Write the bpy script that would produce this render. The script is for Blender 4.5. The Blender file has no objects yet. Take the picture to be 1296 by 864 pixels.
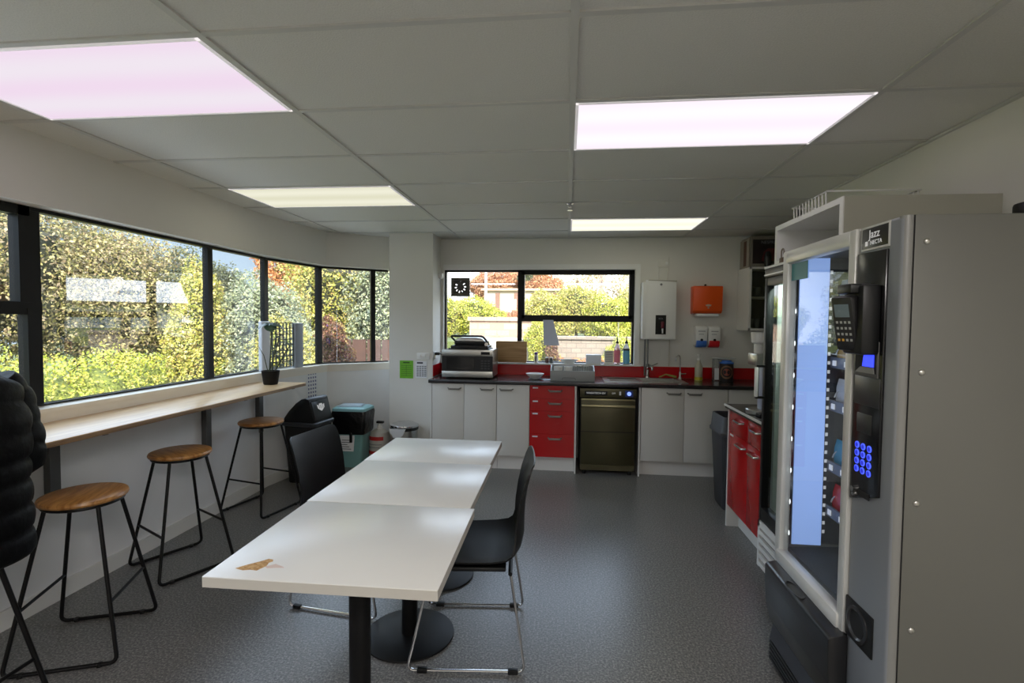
import bpy, bmesh, math, random
import numpy as np
from mathutils import Vector, Matrix
R = math.radians
rnd = random.Random(7)
scene = bpy.context.scene
col = scene.collection

# ------------------------------------------------------------------ materials
def new_mat(name):
    m = bpy.data.materials.new(name); m.use_nodes = True
    return m, m.node_tree.nodes, m.node_tree.links, m.node_tree.nodes['Principled BSDF']

def lin(c):
    return tuple((x/12.92 if x <= .04045 else ((x+.055)/1.055)**2.4) for x in c)

def S(r, g, b):
    return lin((r/255, g/255, b/255))

def M(name, c, rough=.5, metal=0.0, spec=.5, var=0.0, vscale=8.0, bump=0.0, bscale=60.0, emit=None, estr=0.0, coat=0.0, stretch=None, trans=0.0):
    m, n, l, p = new_mat(name)
    p.inputs['Base Color'].default_value = (*c, 1)
    p.inputs['Roughness'].default_value = rough
    p.inputs['Metallic'].default_value = metal
    p.inputs['Specular IOR Level'].default_value = spec
    p.inputs['Coat Weight'].default_value = coat
    p.inputs['Transmission Weight'].default_value = trans
    if emit:
        p.inputs['Emission Color'].default_value = (*emit, 1); p.inputs['Emission Strength'].default_value = estr
    if var or bump:
        tc = n.new('ShaderNodeTexCoord'); mp = n.new('ShaderNodeMapping')
        l.new(tc.outputs['Object'], mp.inputs['Vector'])
        if stretch: mp.inputs['Scale'].default_value = stretch
    if var:
        nz = n.new('ShaderNodeTexNoise'); nz.inputs['Scale'].default_value = vscale; nz.inputs['Detail'].default_value = 5
        l.new(mp.outputs['Vector'], nz.inputs['Vector'])
        cr = n.new('ShaderNodeValToRGB')
        cr.color_ramp.elements[0].position = .3; cr.color_ramp.elements[1].position = .7
        cr.color_ramp.elements[0].color = (*[x*(1-var) for x in c], 1)
        cr.color_ramp.elements[1].color = (*[min(1, x*(1+var)) for x in c], 1)
        l.new(nz.outputs['Fac'], cr.inputs['Fac']); l.new(cr.outputs['Color'], p.inputs['Base Color'])
    if bump:
        nb = n.new('ShaderNodeTexNoise'); nb.inputs['Scale'].default_value = bscale; nb.inputs['Detail'].default_value = 3
        l.new(mp.outputs['Vector'], nb.inputs['Vector'])
        b = n.new('ShaderNodeBump'); b.inputs['Strength'].default_value = bump; b.inputs['Distance'].default_value = .01
        l.new(nb.outputs['Fac'], b.inputs['Height']); l.new(b.outputs['Normal'], p.inputs['Normal'])
    return m

def M_glass(name, tint=(1, 1, 1), refl=1.0, rough=0.0, haze=0.0):
    """thin pane: clear transparency plus a Fresnel mirror reflection"""
    m, n, l, p = new_mat(name); n.remove(p)
    out = n['Material Output']
    t = n.new('ShaderNodeBsdfTransparent'); t.inputs['Color'].default_value = (*tint, 1)
    g = n.new('ShaderNodeBsdfGlossy'); g.inputs['Roughness'].default_value = rough
    f = n.new('ShaderNodeFresnel'); ge = n.new('ShaderNodeNewGeometry'); mi_ = n.new('ShaderNodeMix'); mi_.inputs['A'].default_value = 1.5; mi_.inputs['B'].default_value = 1/1.5
    l.new(ge.outputs['Backfacing'], mi_.inputs['Factor']); l.new(mi_.outputs['Result'], f.inputs['IOR'])
    mu = n.new('ShaderNodeMath'); mu.operation = 'MULTIPLY'; mu.inputs[1].default_value = refl; mu.use_clamp = True
    l.new(f.outputs['Fac'], mu.inputs[0])
    mx = n.new('ShaderNodeMixShader'); l.new(mu.outputs[0], mx.inputs['Fac'])
    l.new(t.outputs['BSDF'], mx.inputs[1]); l.new(g.outputs['BSDF'], mx.inputs[2])
    if haze:
        d = n.new('ShaderNodeBsdfDiffuse'); d.inputs['Color'].default_value = (.8, .85, .9, 1)
        m2 = n.new('ShaderNodeMixShader'); m2.inputs['Fac'].default_value = haze
        l.new(mx.outputs['Shader'], m2.inputs[1]); l.new(d.outputs['BSDF'], m2.inputs[2]); mx = m2
    l.new(mx.outputs['Shader'], out.inputs['Surface'])
    return m

def M_wood(name, ca, cb, rough=.4, scale=(2, 22, 22), rings=3.0):
    m, n, l, p = new_mat(name)
    tc = n.new('ShaderNodeTexCoord'); mp = n.new('ShaderNodeMapping'); mp.inputs['Scale'].default_value = scale
    l.new(tc.outputs['Object'], mp.inputs['Vector'])
    nz = n.new('ShaderNodeTexNoise'); nz.inputs['Scale'].default_value = rings; nz.inputs['Detail'].default_value = 6; nz.inputs['Distortion'].default_value = .6
    l.new(mp.outputs['Vector'], nz.inputs['Vector'])
    cr = n.new('ShaderNodeValToRGB'); cr.color_ramp.elements[0].position = .35; cr.color_ramp.elements[1].position = .65
    cr.color_ramp.elements[0].color = (*ca, 1); cr.color_ramp.elements[1].color = (*cb, 1)
    l.new(nz.outputs['Fac'], cr.inputs['Fac']); l.new(cr.outputs['Color'], p.inputs['Base Color'])
    p.inputs['Roughness'].default_value = rough
    return m

def M_leaf(name, cols, trans=.25):
    m, n, l, p = new_mat(name)
    g = n.new('ShaderNodeNewGeometry'); cr = n.new('ShaderNodeValToRGB')
    e = cr.color_ramp.elements
    while len(e) < len(cols): e.new(.5)
    for i, c in enumerate(cols):
        e[i].position = i/(len(cols)-1); e[i].color = (*c, 1)
    l.new(g.outputs['Random Per Island'], cr.inputs['Fac'])
    l.new(cr.outputs['Color'], p.inputs['Base Color']); p.inputs['Roughness'].default_value = .6
    tr = n.new('ShaderNodeBsdfTranslucent'); l.new(cr.outputs['Color'], tr.inputs['Color'])
    mx = n.new('ShaderNodeMixShader'); mx.inputs['Fac'].default_value = trans
    l.new(p.outputs['BSDF'], mx.inputs[1]); l.new(tr.outputs['BSDF'], mx.inputs[2])
    l.new(mx.outputs['Shader'], n['Material Output'].inputs['Surface'])
    return m

def M_floor():
    m, n, l, p = new_mat('speckled_vinyl')
    tc = n.new('ShaderNodeTexCoord')
    v = n.new('ShaderNodeTexNoise'); v.inputs['Scale'].default_value = 105; v.inputs['Detail'].default_value = 4; v.inputs['Roughness'].default_value = .7
    l.new(tc.outputs['Object'], v.inputs['Vector'])
    cr = n.new('ShaderNodeValToRGB'); e = cr.color_ramp.elements
    e[0].position = .34; e[0].color = (*S(62, 61, 60), 1)
    e[1].position = .68; e[1].color = (*S(172, 169, 162), 1)
    a = e.new(.5); a.color = (*S(106, 106, 105), 1)
    l.new(v.outputs['Fac'], cr.inputs['Fac'])
    big = n.new('ShaderNodeTexNoise'); big.inputs['Scale'].default_value = 1.2; l.new(tc.outputs['Object'], big.inputs['Vector'])
    mx = n.new('ShaderNodeMix'); mx.data_type = 'RGBA'; mx.blend_type = 'MULTIPLY'; mx.inputs['Factor'].default_value = .25
    l.new(cr.outputs['Color'], mx.inputs['A']); l.new(big.outputs['Fac'], mx.inputs['B'])
    l.new(mx.outputs['Result'], p.inputs['Base Color'])
    p.inputs['Roughness'].default_value = .29; p.inputs['Specular IOR Level'].default_value = .6
    b = n.new('ShaderNodeBump'); b.inputs['Strength'].default_value = .15; b.inputs['Distance'].default_value = .0015
    l.new(v.outputs['Fac'], b.inputs['Height']); l.new(b.outputs['Normal'], p.inputs['Normal'])
    return m

def M_panel(name, ca, cb, strength):
    """prismatic light diffuser: emission with a soft glow toward the tubes"""
    m, n, l, p = new_mat(name); n.remove(p)
    tc = n.new('ShaderNodeTexCoord'); w = n.new('ShaderNodeTexWave'); w.bands_direction = 'Y'
    w.inputs['Scale'].default_value = 1.1; w.inputs['Distortion'].default_value = .6; w.inputs['Detail'].default_value = 1
    l.new(tc.outputs['Object'], w.inputs['Vector'])
    cr = n.new('ShaderNodeValToRGB'); cr.color_ramp.elements[0].color = (*ca, 1); cr.color_ramp.elements[1].color = (*cb, 1)
    l.new(w.outputs['Fac'], cr.inputs['Fac'])
    em = n.new('ShaderNodeEmission'); em.inputs['Strength'].default_value = strength
    l.new(cr.outputs['Color'], em.inputs['Color']); l.new(em.outputs['Emission'], n['Material Output'].inputs['Surface'])
    return m

def M_emit(name, c, s):
    m, n, l, p = new_mat(name)
    p.inputs['Base Color'].default_value = (*c, 1); p.inputs['Emission Color'].default_value = (*c, 1); p.inputs['Emission Strength'].default_value = s
    return m

def M_block(name, ca, cb, mortar, scale):
    m, n, l, p = new_mat(name)
    tc = n.new('ShaderNodeTexCoord'); mp = n.new('ShaderNodeMapping'); mp.inputs['Rotation'].default_value = (R(90), 0, 0)
    l.new(tc.outputs['Object'], mp.inputs['Vector'])
    b = n.new('ShaderNodeTexBrick'); b.inputs['Scale'].default_value = scale
    b.inputs['Color1'].default_value = (*ca, 1); b.inputs['Color2'].default_value = (*cb, 1); b.inputs['Mortar'].default_value = (*mortar, 1)
    l.new(mp.outputs['Vector'], b.inputs['Vector']); l.new(b.outputs['Color'], p.inputs['Base Color'])
    p.inputs['Roughness'].default_value = .9
    return m

wall_m = M('painted_wall', S(222, 220, 212), .75, var=.03, vscale=1.5, bump=.03, bscale=120)
wallL_m = M('painted_wall_cool', S(236, 237, 237), .7, var=.04, vscale=2.5)
trim_m = M('gloss_trim', S(232, 232, 228), .35)
sill_m = M('cream_sill', S(236, 230, 216), .3)
floor_m = M_floor()
tile_m = M('ceiling_tile', S(218, 217, 209), .9, var=.05, vscale=180, bump=.25, bscale=160)
grid_m = M('ceiling_grid', S(200, 200, 194), .5)
frame_black = M('black_aluminium', S(13, 13, 14), .42, spec=.2)
glass_m = M_glass('window_glass', (.97, .98, .97), 3.6, haze=.04)
lightframe_m = M('light_frame', S(225, 222, 220), .4, emit=(1, .95, .98), estr=.18)
pink_m = M_panel('pink_diffuser', (1.0, .80, .98), (1.0, .90, 1.0), .50)
pink2_m = M_panel('pale_pink_diffuser', (1.0, .86, .97), (1.0, .95, 1.0), .60)
cream_m = M_panel('cream_diffuser', (.80, .78, .58), (.92, .90, .72), .54)
cream2_m = M_panel('bright_cream_diffuser', (.95, .92, .68), (1.0, .99, .82), .66)
bench_m = M_wood('pale_ply', S(204, 166, 116), S(226, 192, 144), .30, (14, 1.4, 14), 2.0)
ply_edge = M_wood('ply_edge', S(110, 84, 56), S(160, 128, 92), .5, (2, 1, 120), 3)
bracket_m = M('grey_steel_bracket', S(98, 98, 96), .4, metal=.7)
stool_wood = M_wood('stool_wood', S(150, 96, 44), S(204, 148, 84), .32, (24, 3, 10), 2.0)
black_metal = M('black_powder_metal', S(9, 9, 10), .45, spec=.25)
black_plastic = M('black_plastic', S(13, 14, 15), .4, spec=.35)
chair_m = M('black_chair_plastic', S(12, 12, 13), .46, spec=.28, bump=.05, bscale=400)
chrome = M('chrome', S(205, 205, 205), .12, metal=1)
steel = M('brushed_steel', S(178, 178, 172), .3, metal=1, var=.05, vscale=3, stretch=(1, 60, 60))
dw_steel = M('bronze_reflection_steel', S(72, 68, 46), .36, metal=.6, var=.12, vscale=5)  # stainless steel, its dark bronze reflection put into the colour
dw_trim = M('pale_steel', S(170, 162, 122), .3, metal=.7)
tabletop_m = M('white_laminate', S(238, 237, 231), .27, var=.015, vscale=4)
edge_m = M('laminate_edge', S(196, 192, 182), .4)
chip_wood = M_wood('exposed_chipboard', S(176, 128, 70), S(214, 172, 112), .8, (30, 30, 30), 3)
cab_white = M('cabinet_white', S(212, 210, 202), .4)
cab_carcass = M('cabinet_carcass', S(222, 220, 214), .5)
cab_red = M('cabinet_red', S(178, 3, 10), .25, spec=.5)
top_black = M('dark_worktop', S(40, 37, 38), .22, var=.25, vscale=140)
handle_m = M('handle_steel', S(118, 116, 110), .35, metal=.5)
side_shaded = M('cubby_side_shaded', S(176, 174, 160), .5)  # darker tone paints the shade on the near side of the white cubby
splash_red = M('red_splashback', S(190, 6, 16), .25)
dark = M('dark_void', S(8, 8, 8), .8)
white_plastic = M('white_plastic', S(232, 232, 228), .35)
grey_plastic = M('grey_plastic', S(150, 152, 150), .5)
orange_m = M('orange_plastic', S(238, 84, 14), .35)
blue_m = M('blue_plastic', S(58, 110, 200), .3)
redp_m = M('red_plastic', S(205, 24, 34), .3)
teal_m = M('teal_plastic', S(120, 168, 166), .45)
teal_lid = M('teal_lid', S(150, 206, 212), .35)
bag_m = M('black_bin_liner', S(9, 9, 10), .28, bump=.9, bscale=18)
paper = M('paper', S(232, 234, 236), .8)
paper_blue = M('blue_grey_paper', S(205, 212, 230), .8)
ink = M('dark_ink', S(40, 44, 56), .7)
grey_ink = M('grey_ink', S(120, 122, 126), .7)
green_m = M('green_sheet', S(104, 178, 24), .5)
vend_side = M('vending_grey', S(102, 102, 95), .45, metal=.1, var=.02, vscale=2)
vend_front = M('vending_grey_front', S(132, 136, 140), .4, metal=.1)
vend_edge = M('vending_edge_grey', S(134, 134, 130), .4, metal=.1)
alu = M('satin_aluminium', S(216, 216, 210), .32, metal=.15)
vglass = M_glass('vending_glass', (.93, .95, .95), 1.35)
fglass = M_glass('fridge_glass', (.72, .80, .76), 1.6)
wall_glow = M_emit('lit_blue_white', S(150, 184, 250), .32)  # the wall itself glows to imitate LED light falling on it
led_strip_m = M_emit('led_spot', (.9, .97, 1.0), .75)
blue_glow = M_emit('blue_glow', S(44, 60, 250), .9)
blue_ring = M_emit('blue_key', S(60, 80, 255), 1.0)
vend_in = M('vending_interior', S(58, 58, 58), .5)
rail_m = M('white_tag', S(230, 230, 230), .5, emit=(1, 1, 1), estr=.12)
wire_m = M('bright_wire', S(205, 208, 212), .3, metal=.6)
screw_m = M('screw_metal', S(200, 198, 190), .3, metal=.9)
jacket_m = M('black_puffer_nylon', S(5, 5, 6), .55, spec=.12, bump=.25, bscale=40)
skin_m = M('skin', S(196, 150, 124), .55)
hair_m = M('dark_hair', S(36, 26, 20), .5)
denim_m = M('dark_denim', S(34, 40, 54), .8)
eye_m = M('eye_white', S(235, 232, 226), .3)
boot_m = M('dark_shoe', S(28, 26, 24), .6)
leaf_pot = M('orchid_leaf', S(34, 62, 40), .4)
stem_m = M('plant_stem', S(44, 54, 34), .6)
wood_board = M_wood('chopping_board', S(158, 120, 74), S(190, 152, 104), .5, (1.5, 20, 26), 2)
clear_m = M('clear_plastic', S(225, 232, 230), .12, trans=.75)
pink_liq = M('pink_label', S(244, 130, 150), .35)
blue_liq = M('blue_label', S(110, 186, 222), .35)
yellow_liq = M('yellow_soap', S(206, 196, 60), .3)
purple_m = M('purple_cap', S(86, 50, 140), .4)
brown_m = M('brown_label', S(96, 52, 36), .5)
cloth_m = M('green_cloth', S(150, 140, 70), .9)
jug_m = M('cloudy_jug', S(206, 202, 192), .4, trans=.2)
snack_cols = [M('snack_'+k, S(*c), .25) for k, c in [('red', (176, 40, 44)), ('teal', (34, 128, 156)), ('green', (90, 160, 60)), ('navy', (40, 60, 130)), ('pink', (196, 120, 128)), ('silver', (190, 190, 188)), ('gold', (190, 150, 70)), ('orange', (206, 110, 60))]]

# ------------------------------------------------------------------ mesh builder
class MB:
    def __init__(s): s.bm = bmesh.new()
    def _new(s, verts, faces, mi=0):
        vs = [s.bm.verts.new(v) for v in verts]; out = []
        for f in faces:
            try:
                fc = s.bm.faces.new([vs[i] for i in f]); fc.material_index = mi; out.append(fc)
            except ValueError: pass
        return vs, out
    def box(s, a, b, bev=0, mi=0, seg=2):
        x0, y0, z0 = [min(p, q) for p, q in zip(a, b)]; x1, y1, z1 = [max(p, q) for p, q in zip(a, b)]
        v = [(x0, y0, z0), (x1, y0, z0), (x1, y1, z0), (x0, y1, z0), (x0, y0, z1), (x1, y0, z1), (x1, y1, z1), (x0, y1, z1)]
        vs, fs = s._new(v, [(3, 2, 1, 0), (4, 5, 6, 7), (0, 1, 5, 4), (1, 2, 6, 5), (2, 3, 7, 6), (3, 0, 4, 7)], mi)
        if bev:
            es = list({e for f in fs for e in f.edges})
            r = bmesh.ops.bevel(s.bm, geom=es, offset=bev, segments=seg, profile=.5, affect='EDGES', clamp_overlap=True)
            for f in r['faces']: f.material_index = mi
        return s
    def prism(s, poly, axis, t0, t1, mi=0, bev=0):
        """poly of 2D points extruded along axis ('x','y','z')"""
        def P(p, t): return {'x': (t, p[0], p[1]), 'y': (p[0], t, p[1]), 'z': (p[0], p[1], t)}[axis]
        n = len(poly)
        vs, fs = s._new([P(p, t0) for p in poly]+[P(p, t1) for p in poly],
               [tuple(range(n-1, -1, -1)), tuple(range(n, 2*n))]+[(i, (i+1) % n, n+(i+1) % n, n+i) for i in range(n)], mi)
        bmesh.ops.recalc_face_normals(s.bm, faces=fs)
        if bev:
            es = list({e for f in fs for e in f.edges})
            bmesh.ops.bevel(s.bm, geom=es, offset=bev, segments=2, profile=.5, affect='EDGES', clamp_overlap=True)
        return s
    def rings(s, rings, closed=True, cap=True, mi=0):
        m = len(rings[0]); vs = []; fs = []
        for r in rings: vs += list(r)
        for i in range(len(rings)-1):
            for j in range(m if closed else m-1):
                k = (j+1) % m
                fs.append((i*m+j, i*m+k, (i+1)*m+k, (i+1)*m+j))
        if cap and closed:
            fs.append(tuple(range(m-1, -1, -1))); fs.append(tuple(range((len(rings)-1)*m, len(rings)*m)))
        v, f = s._new(vs, fs, mi)
        bmesh.ops.recalc_face_normals(s.bm, faces=f)
        return s
    def cyl(s, p0, p1, r0, r1=None, seg=20, mi=0, cap=True):
        r1 = r0 if r1 is None else r1
        return s.tube([p0, p1], [r0, r1], seg, mi, cap)
    def tube(s, pts, r, seg=10, mi=0, cap=True, loop=False):
        pts = [Vector(p) for p in pts]; n = len(pts)
        rr = r if isinstance(r, (list, tuple)) else [r]*n
        rings = []; prev = None
        for i, p in enumerate(pts):
            if loop: d = (pts[(i+1) % n]-pts[i-1])
            elif i == 0: d = pts[1]-p
            elif i == n-1: d = p-pts[i-1]
            else: d = ((pts[i+1]-p).normalized()+(p-pts[i-1]).normalized())
            d = d.normalized() if d.length > 1e-9 else Vector((0, 0, 1))
            if prev is None:
                a = Vector((0, 0, 1)) if abs(d.z) < .9 else Vector((1, 0, 0))
                u = d.cross(a).normalized()
            else:
                u = (prev-d*prev.dot(d)); u = u.normalized() if u.length > 1e-6 else d.orthogonal().normalized()
            prev = u; w = d.cross(u)
            rings.append([p+(u*math.cos(2*math.pi*k/seg)+w*math.sin(2*math.pi*k/seg))*rr[i] for k in range(seg)])
        if loop: rings.append(rings[0])
        return s.rings(rings, True, cap and not loop, mi)
    def lathe(s, prof, c=(0, 0, 0), seg=28, mi=0, cap=True):
        return s.rings([[(c[0]+r*math.cos(2*math.pi*k/seg), c[1]+r*math.sin(2*math.pi*k/seg), c[2]+z) for k in range(seg)] for r, z in prof], True, cap, mi)
    def quad(s, pts, mi=0):
        s._new(pts, [tuple(range(len(pts)))], mi); return s
    def sphere(s, c, r, mi=0, u=20, v=12):
        rx, ry, rz = r if isinstance(r, (tuple, list)) else (r, r, r)
        return s.rings([[(c[0]+rx*math.sin(t)*math.cos(2*math.pi*k/u), c[1]+ry*math.sin(t)*math.sin(2*math.pi*k/u), c[2]+rz*math.cos(t)) for k in range(u)]
                        for t in [math.pi*max(.02, min(.98, i/v)) for i in range(v+1)]], True, True, mi)
    def rot(s, ang, axis, c=(0, 0, 0)):
        bmesh.ops.rotate(s.bm, verts=s.bm.verts[:], cent=c, matrix=Matrix.Rotation(ang, 3, axis)); return s
    def move(s, d):
        bmesh.ops.translate(s.bm, verts=s.bm.verts[:], vec=d); return s
    def scale(s, k):
        bmesh.ops.scale(s.bm, verts=s.bm.verts[:], vec=k); return s

def obj(name, mb, mats, parent=None, off=None, smooth=35):
    me = bpy.data.meshes.new(name)
    if off is not None: mb.move((-off[0], -off[1], -off[2]))
    mb.bm.to_mesh(me); mb.bm.free()
    for m in (mats if isinstance(mats, (list, tuple)) else [mats]): me.materials.append(m)
    if smooth:
        me.polygons.foreach_set('use_smooth', [True]*len(me.polygons))
        me.set_sharp_from_angle(angle=R(smooth))
    o = bpy.data.objects.new(name, me); col.objects.link(o)
    if parent: o.parent = parent
    return o

def tag(o, label, cat, group=None):
    o['label'] = label; o['category'] = cat
    if group: o['group'] = group
    return o

def struct(name, mb, m, parent=None, smooth=35):
    o = obj(name, mb, m, parent, None, smooth)
    if parent is None: o['kind'] = 'structure'
    return o

class Thing:
    """an Empty at the base of a thing; .part() takes world coordinates unless local=True"""
    def __init__(s, name, label, cat, loc=(0, 0, 0), rz=0, group=None, local=False):
        s.o = bpy.data.objects.new(name, None); col.objects.link(s.o); s.o.empty_display_size = .05
        s.o.location = loc; s.o.rotation_euler = (0, 0, rz); s.loc = loc; s.local = local
        tag(s.o, label, cat, group)
    def part(s, name, mb, m, parent=None, smooth=35, label=None):
        o = obj(name, mb, m, parent or s.o, None if s.local else s.loc, smooth)
        if label: o['label'] = label
        return o

def solo(name, mb, m, label, cat, loc, group=None, smooth=35):
    o = obj(name, mb, m, None, loc, smooth); o.location = loc
    return tag(o, label, cat, group)

def dup(root, loc, rz, label, group=None):
    r = root.copy(); col.objects.link(r); r.location = loc; r.rotation_euler = (0, 0, rz); r['label'] = label
    if group: r['group'] = group
    for ch in list(root.children):
        c = ch.copy(); col.objects.link(c); c.parent = r
        for g in list(ch.children):
            d = g.copy(); col.objects.link(d); d.parent = c
    return r

def text(body, size, mat, parent, loc, rot, name='lettering', align='CENTER', extrude=.0004):
    c = bpy.data.curves.new(name, 'FONT'); c.body = body; c.size = size; c.align_x = align; c.align_y = 'CENTER'; c.extrude = extrude
    c.materials.append(mat)
    o = bpy.data.objects.new(name, c); col.objects.link(o); o.parent = parent; o.location = loc; o.rotation_euler = rot
    return o

# ------------------------------------------------------------------ camera
F, YAW, PITCH, ROLL = 642.2, -0.10714, -0.03915, 0.00951
CZ = 1.49
cy, sy, cp, sp = math.cos(YAW), math.sin(YAW), math.cos(PITCH), math.sin(PITCH)
fw = Vector((sy*cp, cy*cp, sp)); rt = Vector((cy, -sy, 0)); up = rt.cross(fw)
r2 = rt*math.cos(ROLL)+up*math.sin(ROLL); u2 = -rt*math.sin(ROLL)+up*math.cos(ROLL)
cd = bpy.data.cameras.new('camera'); cam = bpy.data.objects.new('camera', cd); col.objects.link(cam)
cd.sensor_width = 36; cd.lens = F/1296*36; cd.clip_start = .02; cd.clip_end = 300
mw = Matrix.Identity(4)
for i in range(3):
    mw[i][0] = r2[i]; mw[i][1] = u2[i]; mw[i][2] = -fw[i]; mw[i][3] = (0, 0, CZ)[i]
cam.matrix_world = mw
scene.camera = cam

# ------------------------------------------------------------------ room shell
H = 2.4
YB, YR = 5.58, -2.6            # back wall, rear wall behind the camera
XR = 1.775
PATH = [(-2.65, YR), (-2.65, 4.22), (-2.5, 5.08), (-1.95, 5.47), (-1.80, 5.575)]
def offset(path, d):
    out = []
    for i, p in enumerate(path):
        p = Vector(p); ns = []
        if i > 0: t = (p-Vector(path[i-1])).normalized(); ns.append(Vector((-t.y, t.x)))
        if i < len(path)-1: t = (Vector(path[i+1])-p).normalized(); ns.append(Vector((-t.y, t.x)))
        n = sum(ns, Vector((0, 0))).normalized(); k = d/max(.5, n.dot(ns[0]))
        out.append((p.x+n.x*k, p.y+n.y*k))
    return out
def strip(mb, inner, outer, z0, z1):
    for i in range(len(inner)-1):
        a, b, c, d = inner[i], inner[i+1], outer[i+1], outer[i]
        mb._new([(*a, z0), (*b, z0), (*c, z0), (*d, z0), (*a, z1), (*b, z1), (*c, z1), (*d, z1)],
                [(0, 1, 2, 3), (4, 7, 6, 5), (0, 4, 5, 1), (2, 6, 7, 3), (1, 5, 6, 2), (3, 7, 4, 0)])
    bmesh.ops.recalc_face_normals(mb.bm, faces=mb.bm.faces[:])
    return mb
OUT = offset(PATH, .20); GL = offset(PATH, .11)
SILL, HEAD = 1.022, 2.055
wl = strip(MB(), PATH, OUT, -.0, SILL-.022)
wall_left = struct('wall_left', wl, wallL_m)
bh = strip(MB(), PATH, OUT, HEAD, H+.05)
struct('wall_left_bulkhead', bh, wall_m)
# straight end of the glazing towards the rear: solid wall before the first window
wr = MB().box((-2.85, YR, SILL-.022), (-2.65, .25, HEAD)); struct('wall_left_rear', wr, wall_m)
struct('trim_1', strip(MB(), offset(PATH, -.012), offset(PATH, .13), SILL-.022, SILL), sill_m)     # window ledge
struct('trim_2', strip(MB(), offset(PATH, -.006), offset(PATH, .01), SILL-.075, SILL-.022), sill_m)  # moulding under the ledge
struct('trim_3', strip(MB(), offset(PATH, .10), offset(PATH, .135), SILL, SILL+.012), trim_m)
struct('baseboard_left', strip(MB(), offset(PATH, -.014), PATH, 0, .095), trim_m)

struct('floor', MB().box((-2.9, YR-.1, -.1), (2.5, YB+.2, 0)), floor_m)
ceil = MB().box((-2.9, YR-.1, H+.006), (2.5, YB+.2, H+.06)); ceiling = struct('ceiling', ceil, tile_m)
g = MB(); GX0, GY0 = .0117, 1.549
for k in range(-3, 3):
    x = GX0+1.2*k
    if -2.7 < x < 2.4: g.box((x-.013, YR, H-.001), (x+.013, YB, H+.008))
for k in range(-7, 7):
    y = GY0+.6*k
    if y < YB: g.box((-2.75, y-.012, H-.0005), (2.4, y+.012, H+.008))
struct('ceiling_grid', g, grid_m, ceiling)
pt = MB().box((XR-.02, YR, H-.006), (XR, 4.2, H+.004)).box((-1.4, YB-.02, H-.006), (2.4, YB, H+.004)); struct('trim_4', pt, grid_m)

# back wall with its window opening
BX0, BX1, BZ0, BZ1 = -1.375, .725, 1.022, 2.062
wb = MB()
wb.box((-1.88, YB, 0), (BX0, YB+.16, H+.05)).box((BX1, YB, 0), (2.5, YB+.16, H+.05)).box((BX0, YB, 0), (BX1, YB+.16, BZ0)).box((BX0, YB, BZ1), (BX1, YB+.16, H+.05))
struct('wall_back', wb, wall_m)
tr = MB().box((BX0-.02, YB-.035, BZ0), (BX1+.07, YB+.10, BZ0+.018)).box((BX1, YB-.012, BZ0+.018), (BX1+.055, YB+.0, BZ1+.055)).box((BX0, YB-.012, BZ1), (BX1, YB, BZ1+.055))
struct('trim_5', tr, trim_m)
struct('wall_column', MB().box((-1.88, 5.235, 0), (-1.405, 5.74, H+.05)), wall_m)
struct('wall_right', MB().box((XR, YR, 0), (XR+.12, 4.2, H+.05)), wall_m)
struct('wall_alcove', MB().box((2.38, 4.1, 0), (2.5, YB+.1, H+.05)).box((XR, 4.1, 0), (2.5, 4.2, H+.05)), wall_m)
struct('wall_rear', MB().box((-2.9, YR-.1, 0), (2.5, YR, H+.05)), wall_m)

# windows: frames and panes along the glass line
def glass_pt(i, t):
    a, b = Vector(GL[i]), Vector(GL[i+1]); return a+(b-a)*t
def along(i, y):           # point on segment i with given y
    a, b = Vector(GL[i]), Vector(GL[i+1]); return a+(b-a)*((y-a.y)/(b.y-a.y))
def bar(mb, a, b, z0, z1, w=.05):
    """frame bar between two plan points, thickness w across the glass"""
    a, b = Vector(a), Vector(b); t = (b-a).normalized(); n = Vector((-t.y, t.x))*w/2
    p = [a-n, b-n, b+n, a+n]
    vs, fs = mb._new([(*q, z0) for q in p]+[(*q, z1) for q in p], [(3, 2, 1, 0), (4, 5, 6, 7), (0, 1, 5, 4), (1, 2, 6, 5), (2, 3, 7, 6), (3, 0, 4, 7)])
    bmesh.ops.recalc_face_normals(mb.bm, faces=fs)
WZ0, WZ1 = SILL+.004, 2.052
def win(idx, a, b, lw, rw, pts=None, transom=None, top=.018, bot=.008):
    """window between plan points a and b (pts = corners between); lw/rw widths of the mullions it owns"""
    ln = [Vector(a)]+[Vector(p) for p in (pts or [])]+[Vector(b)]
    mb = MB()
    for p, q in zip(ln, ln[1:]):
        bar(mb, p, q, WZ1-top, WZ1); bar(mb, p, q, WZ0, WZ0+bot)
        if transom: bar(mb, p, q, transom-.032, transom+.032, .055)
    if lw: bar(mb, ln[0], ln[0]+(ln[1]-ln[0]).normalized()*lw, WZ0, WZ1, .045)
    if rw: bar(mb, ln[-1]-(ln[-1]-ln[-2]).normalized()*rw, ln[-1], WZ0, WZ1, .045)
    if transom:      # opening sash above the transom
        u = (ln[1]-ln[0]).normalized(); q = ln[-1]-u*rw
        bar(mb, q-u*.055, q, transom+.03, WZ1, .06); bar(mb, ln[0], q, WZ1-.05, WZ1, .06); bar(mb, q-u*.022, q, WZ0, transom, .06)
    f = struct('window_%d' % idx, mb, frame_black)
    gm = MB()
    for p, q in zip(ln, ln[1:]): gm.quad([(*p, WZ0), (*q, WZ0), (*q, WZ1), (*p, WZ1)])
    obj('pane', gm, glass_m, f, None, 0)
    return f
g0, g1, g2 = GL[0], GL[1], GL[2]
win(1, (GL[0][0], .25), (GL[0][0], 2.385), .05, .055, transom=1.535)
win(2, (GL[0][0], 2.385), (GL[0][0], 3.685), 0, .055)
win(3, (GL[0][0], 3.685), (GL[1][0], 4.42), 0, .055, None)
m3 = Vector(GL[2])
win(4, (GL[1][0], 4.42), m3, 0, .06)
m4 = glass_pt(2, .80)
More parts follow.
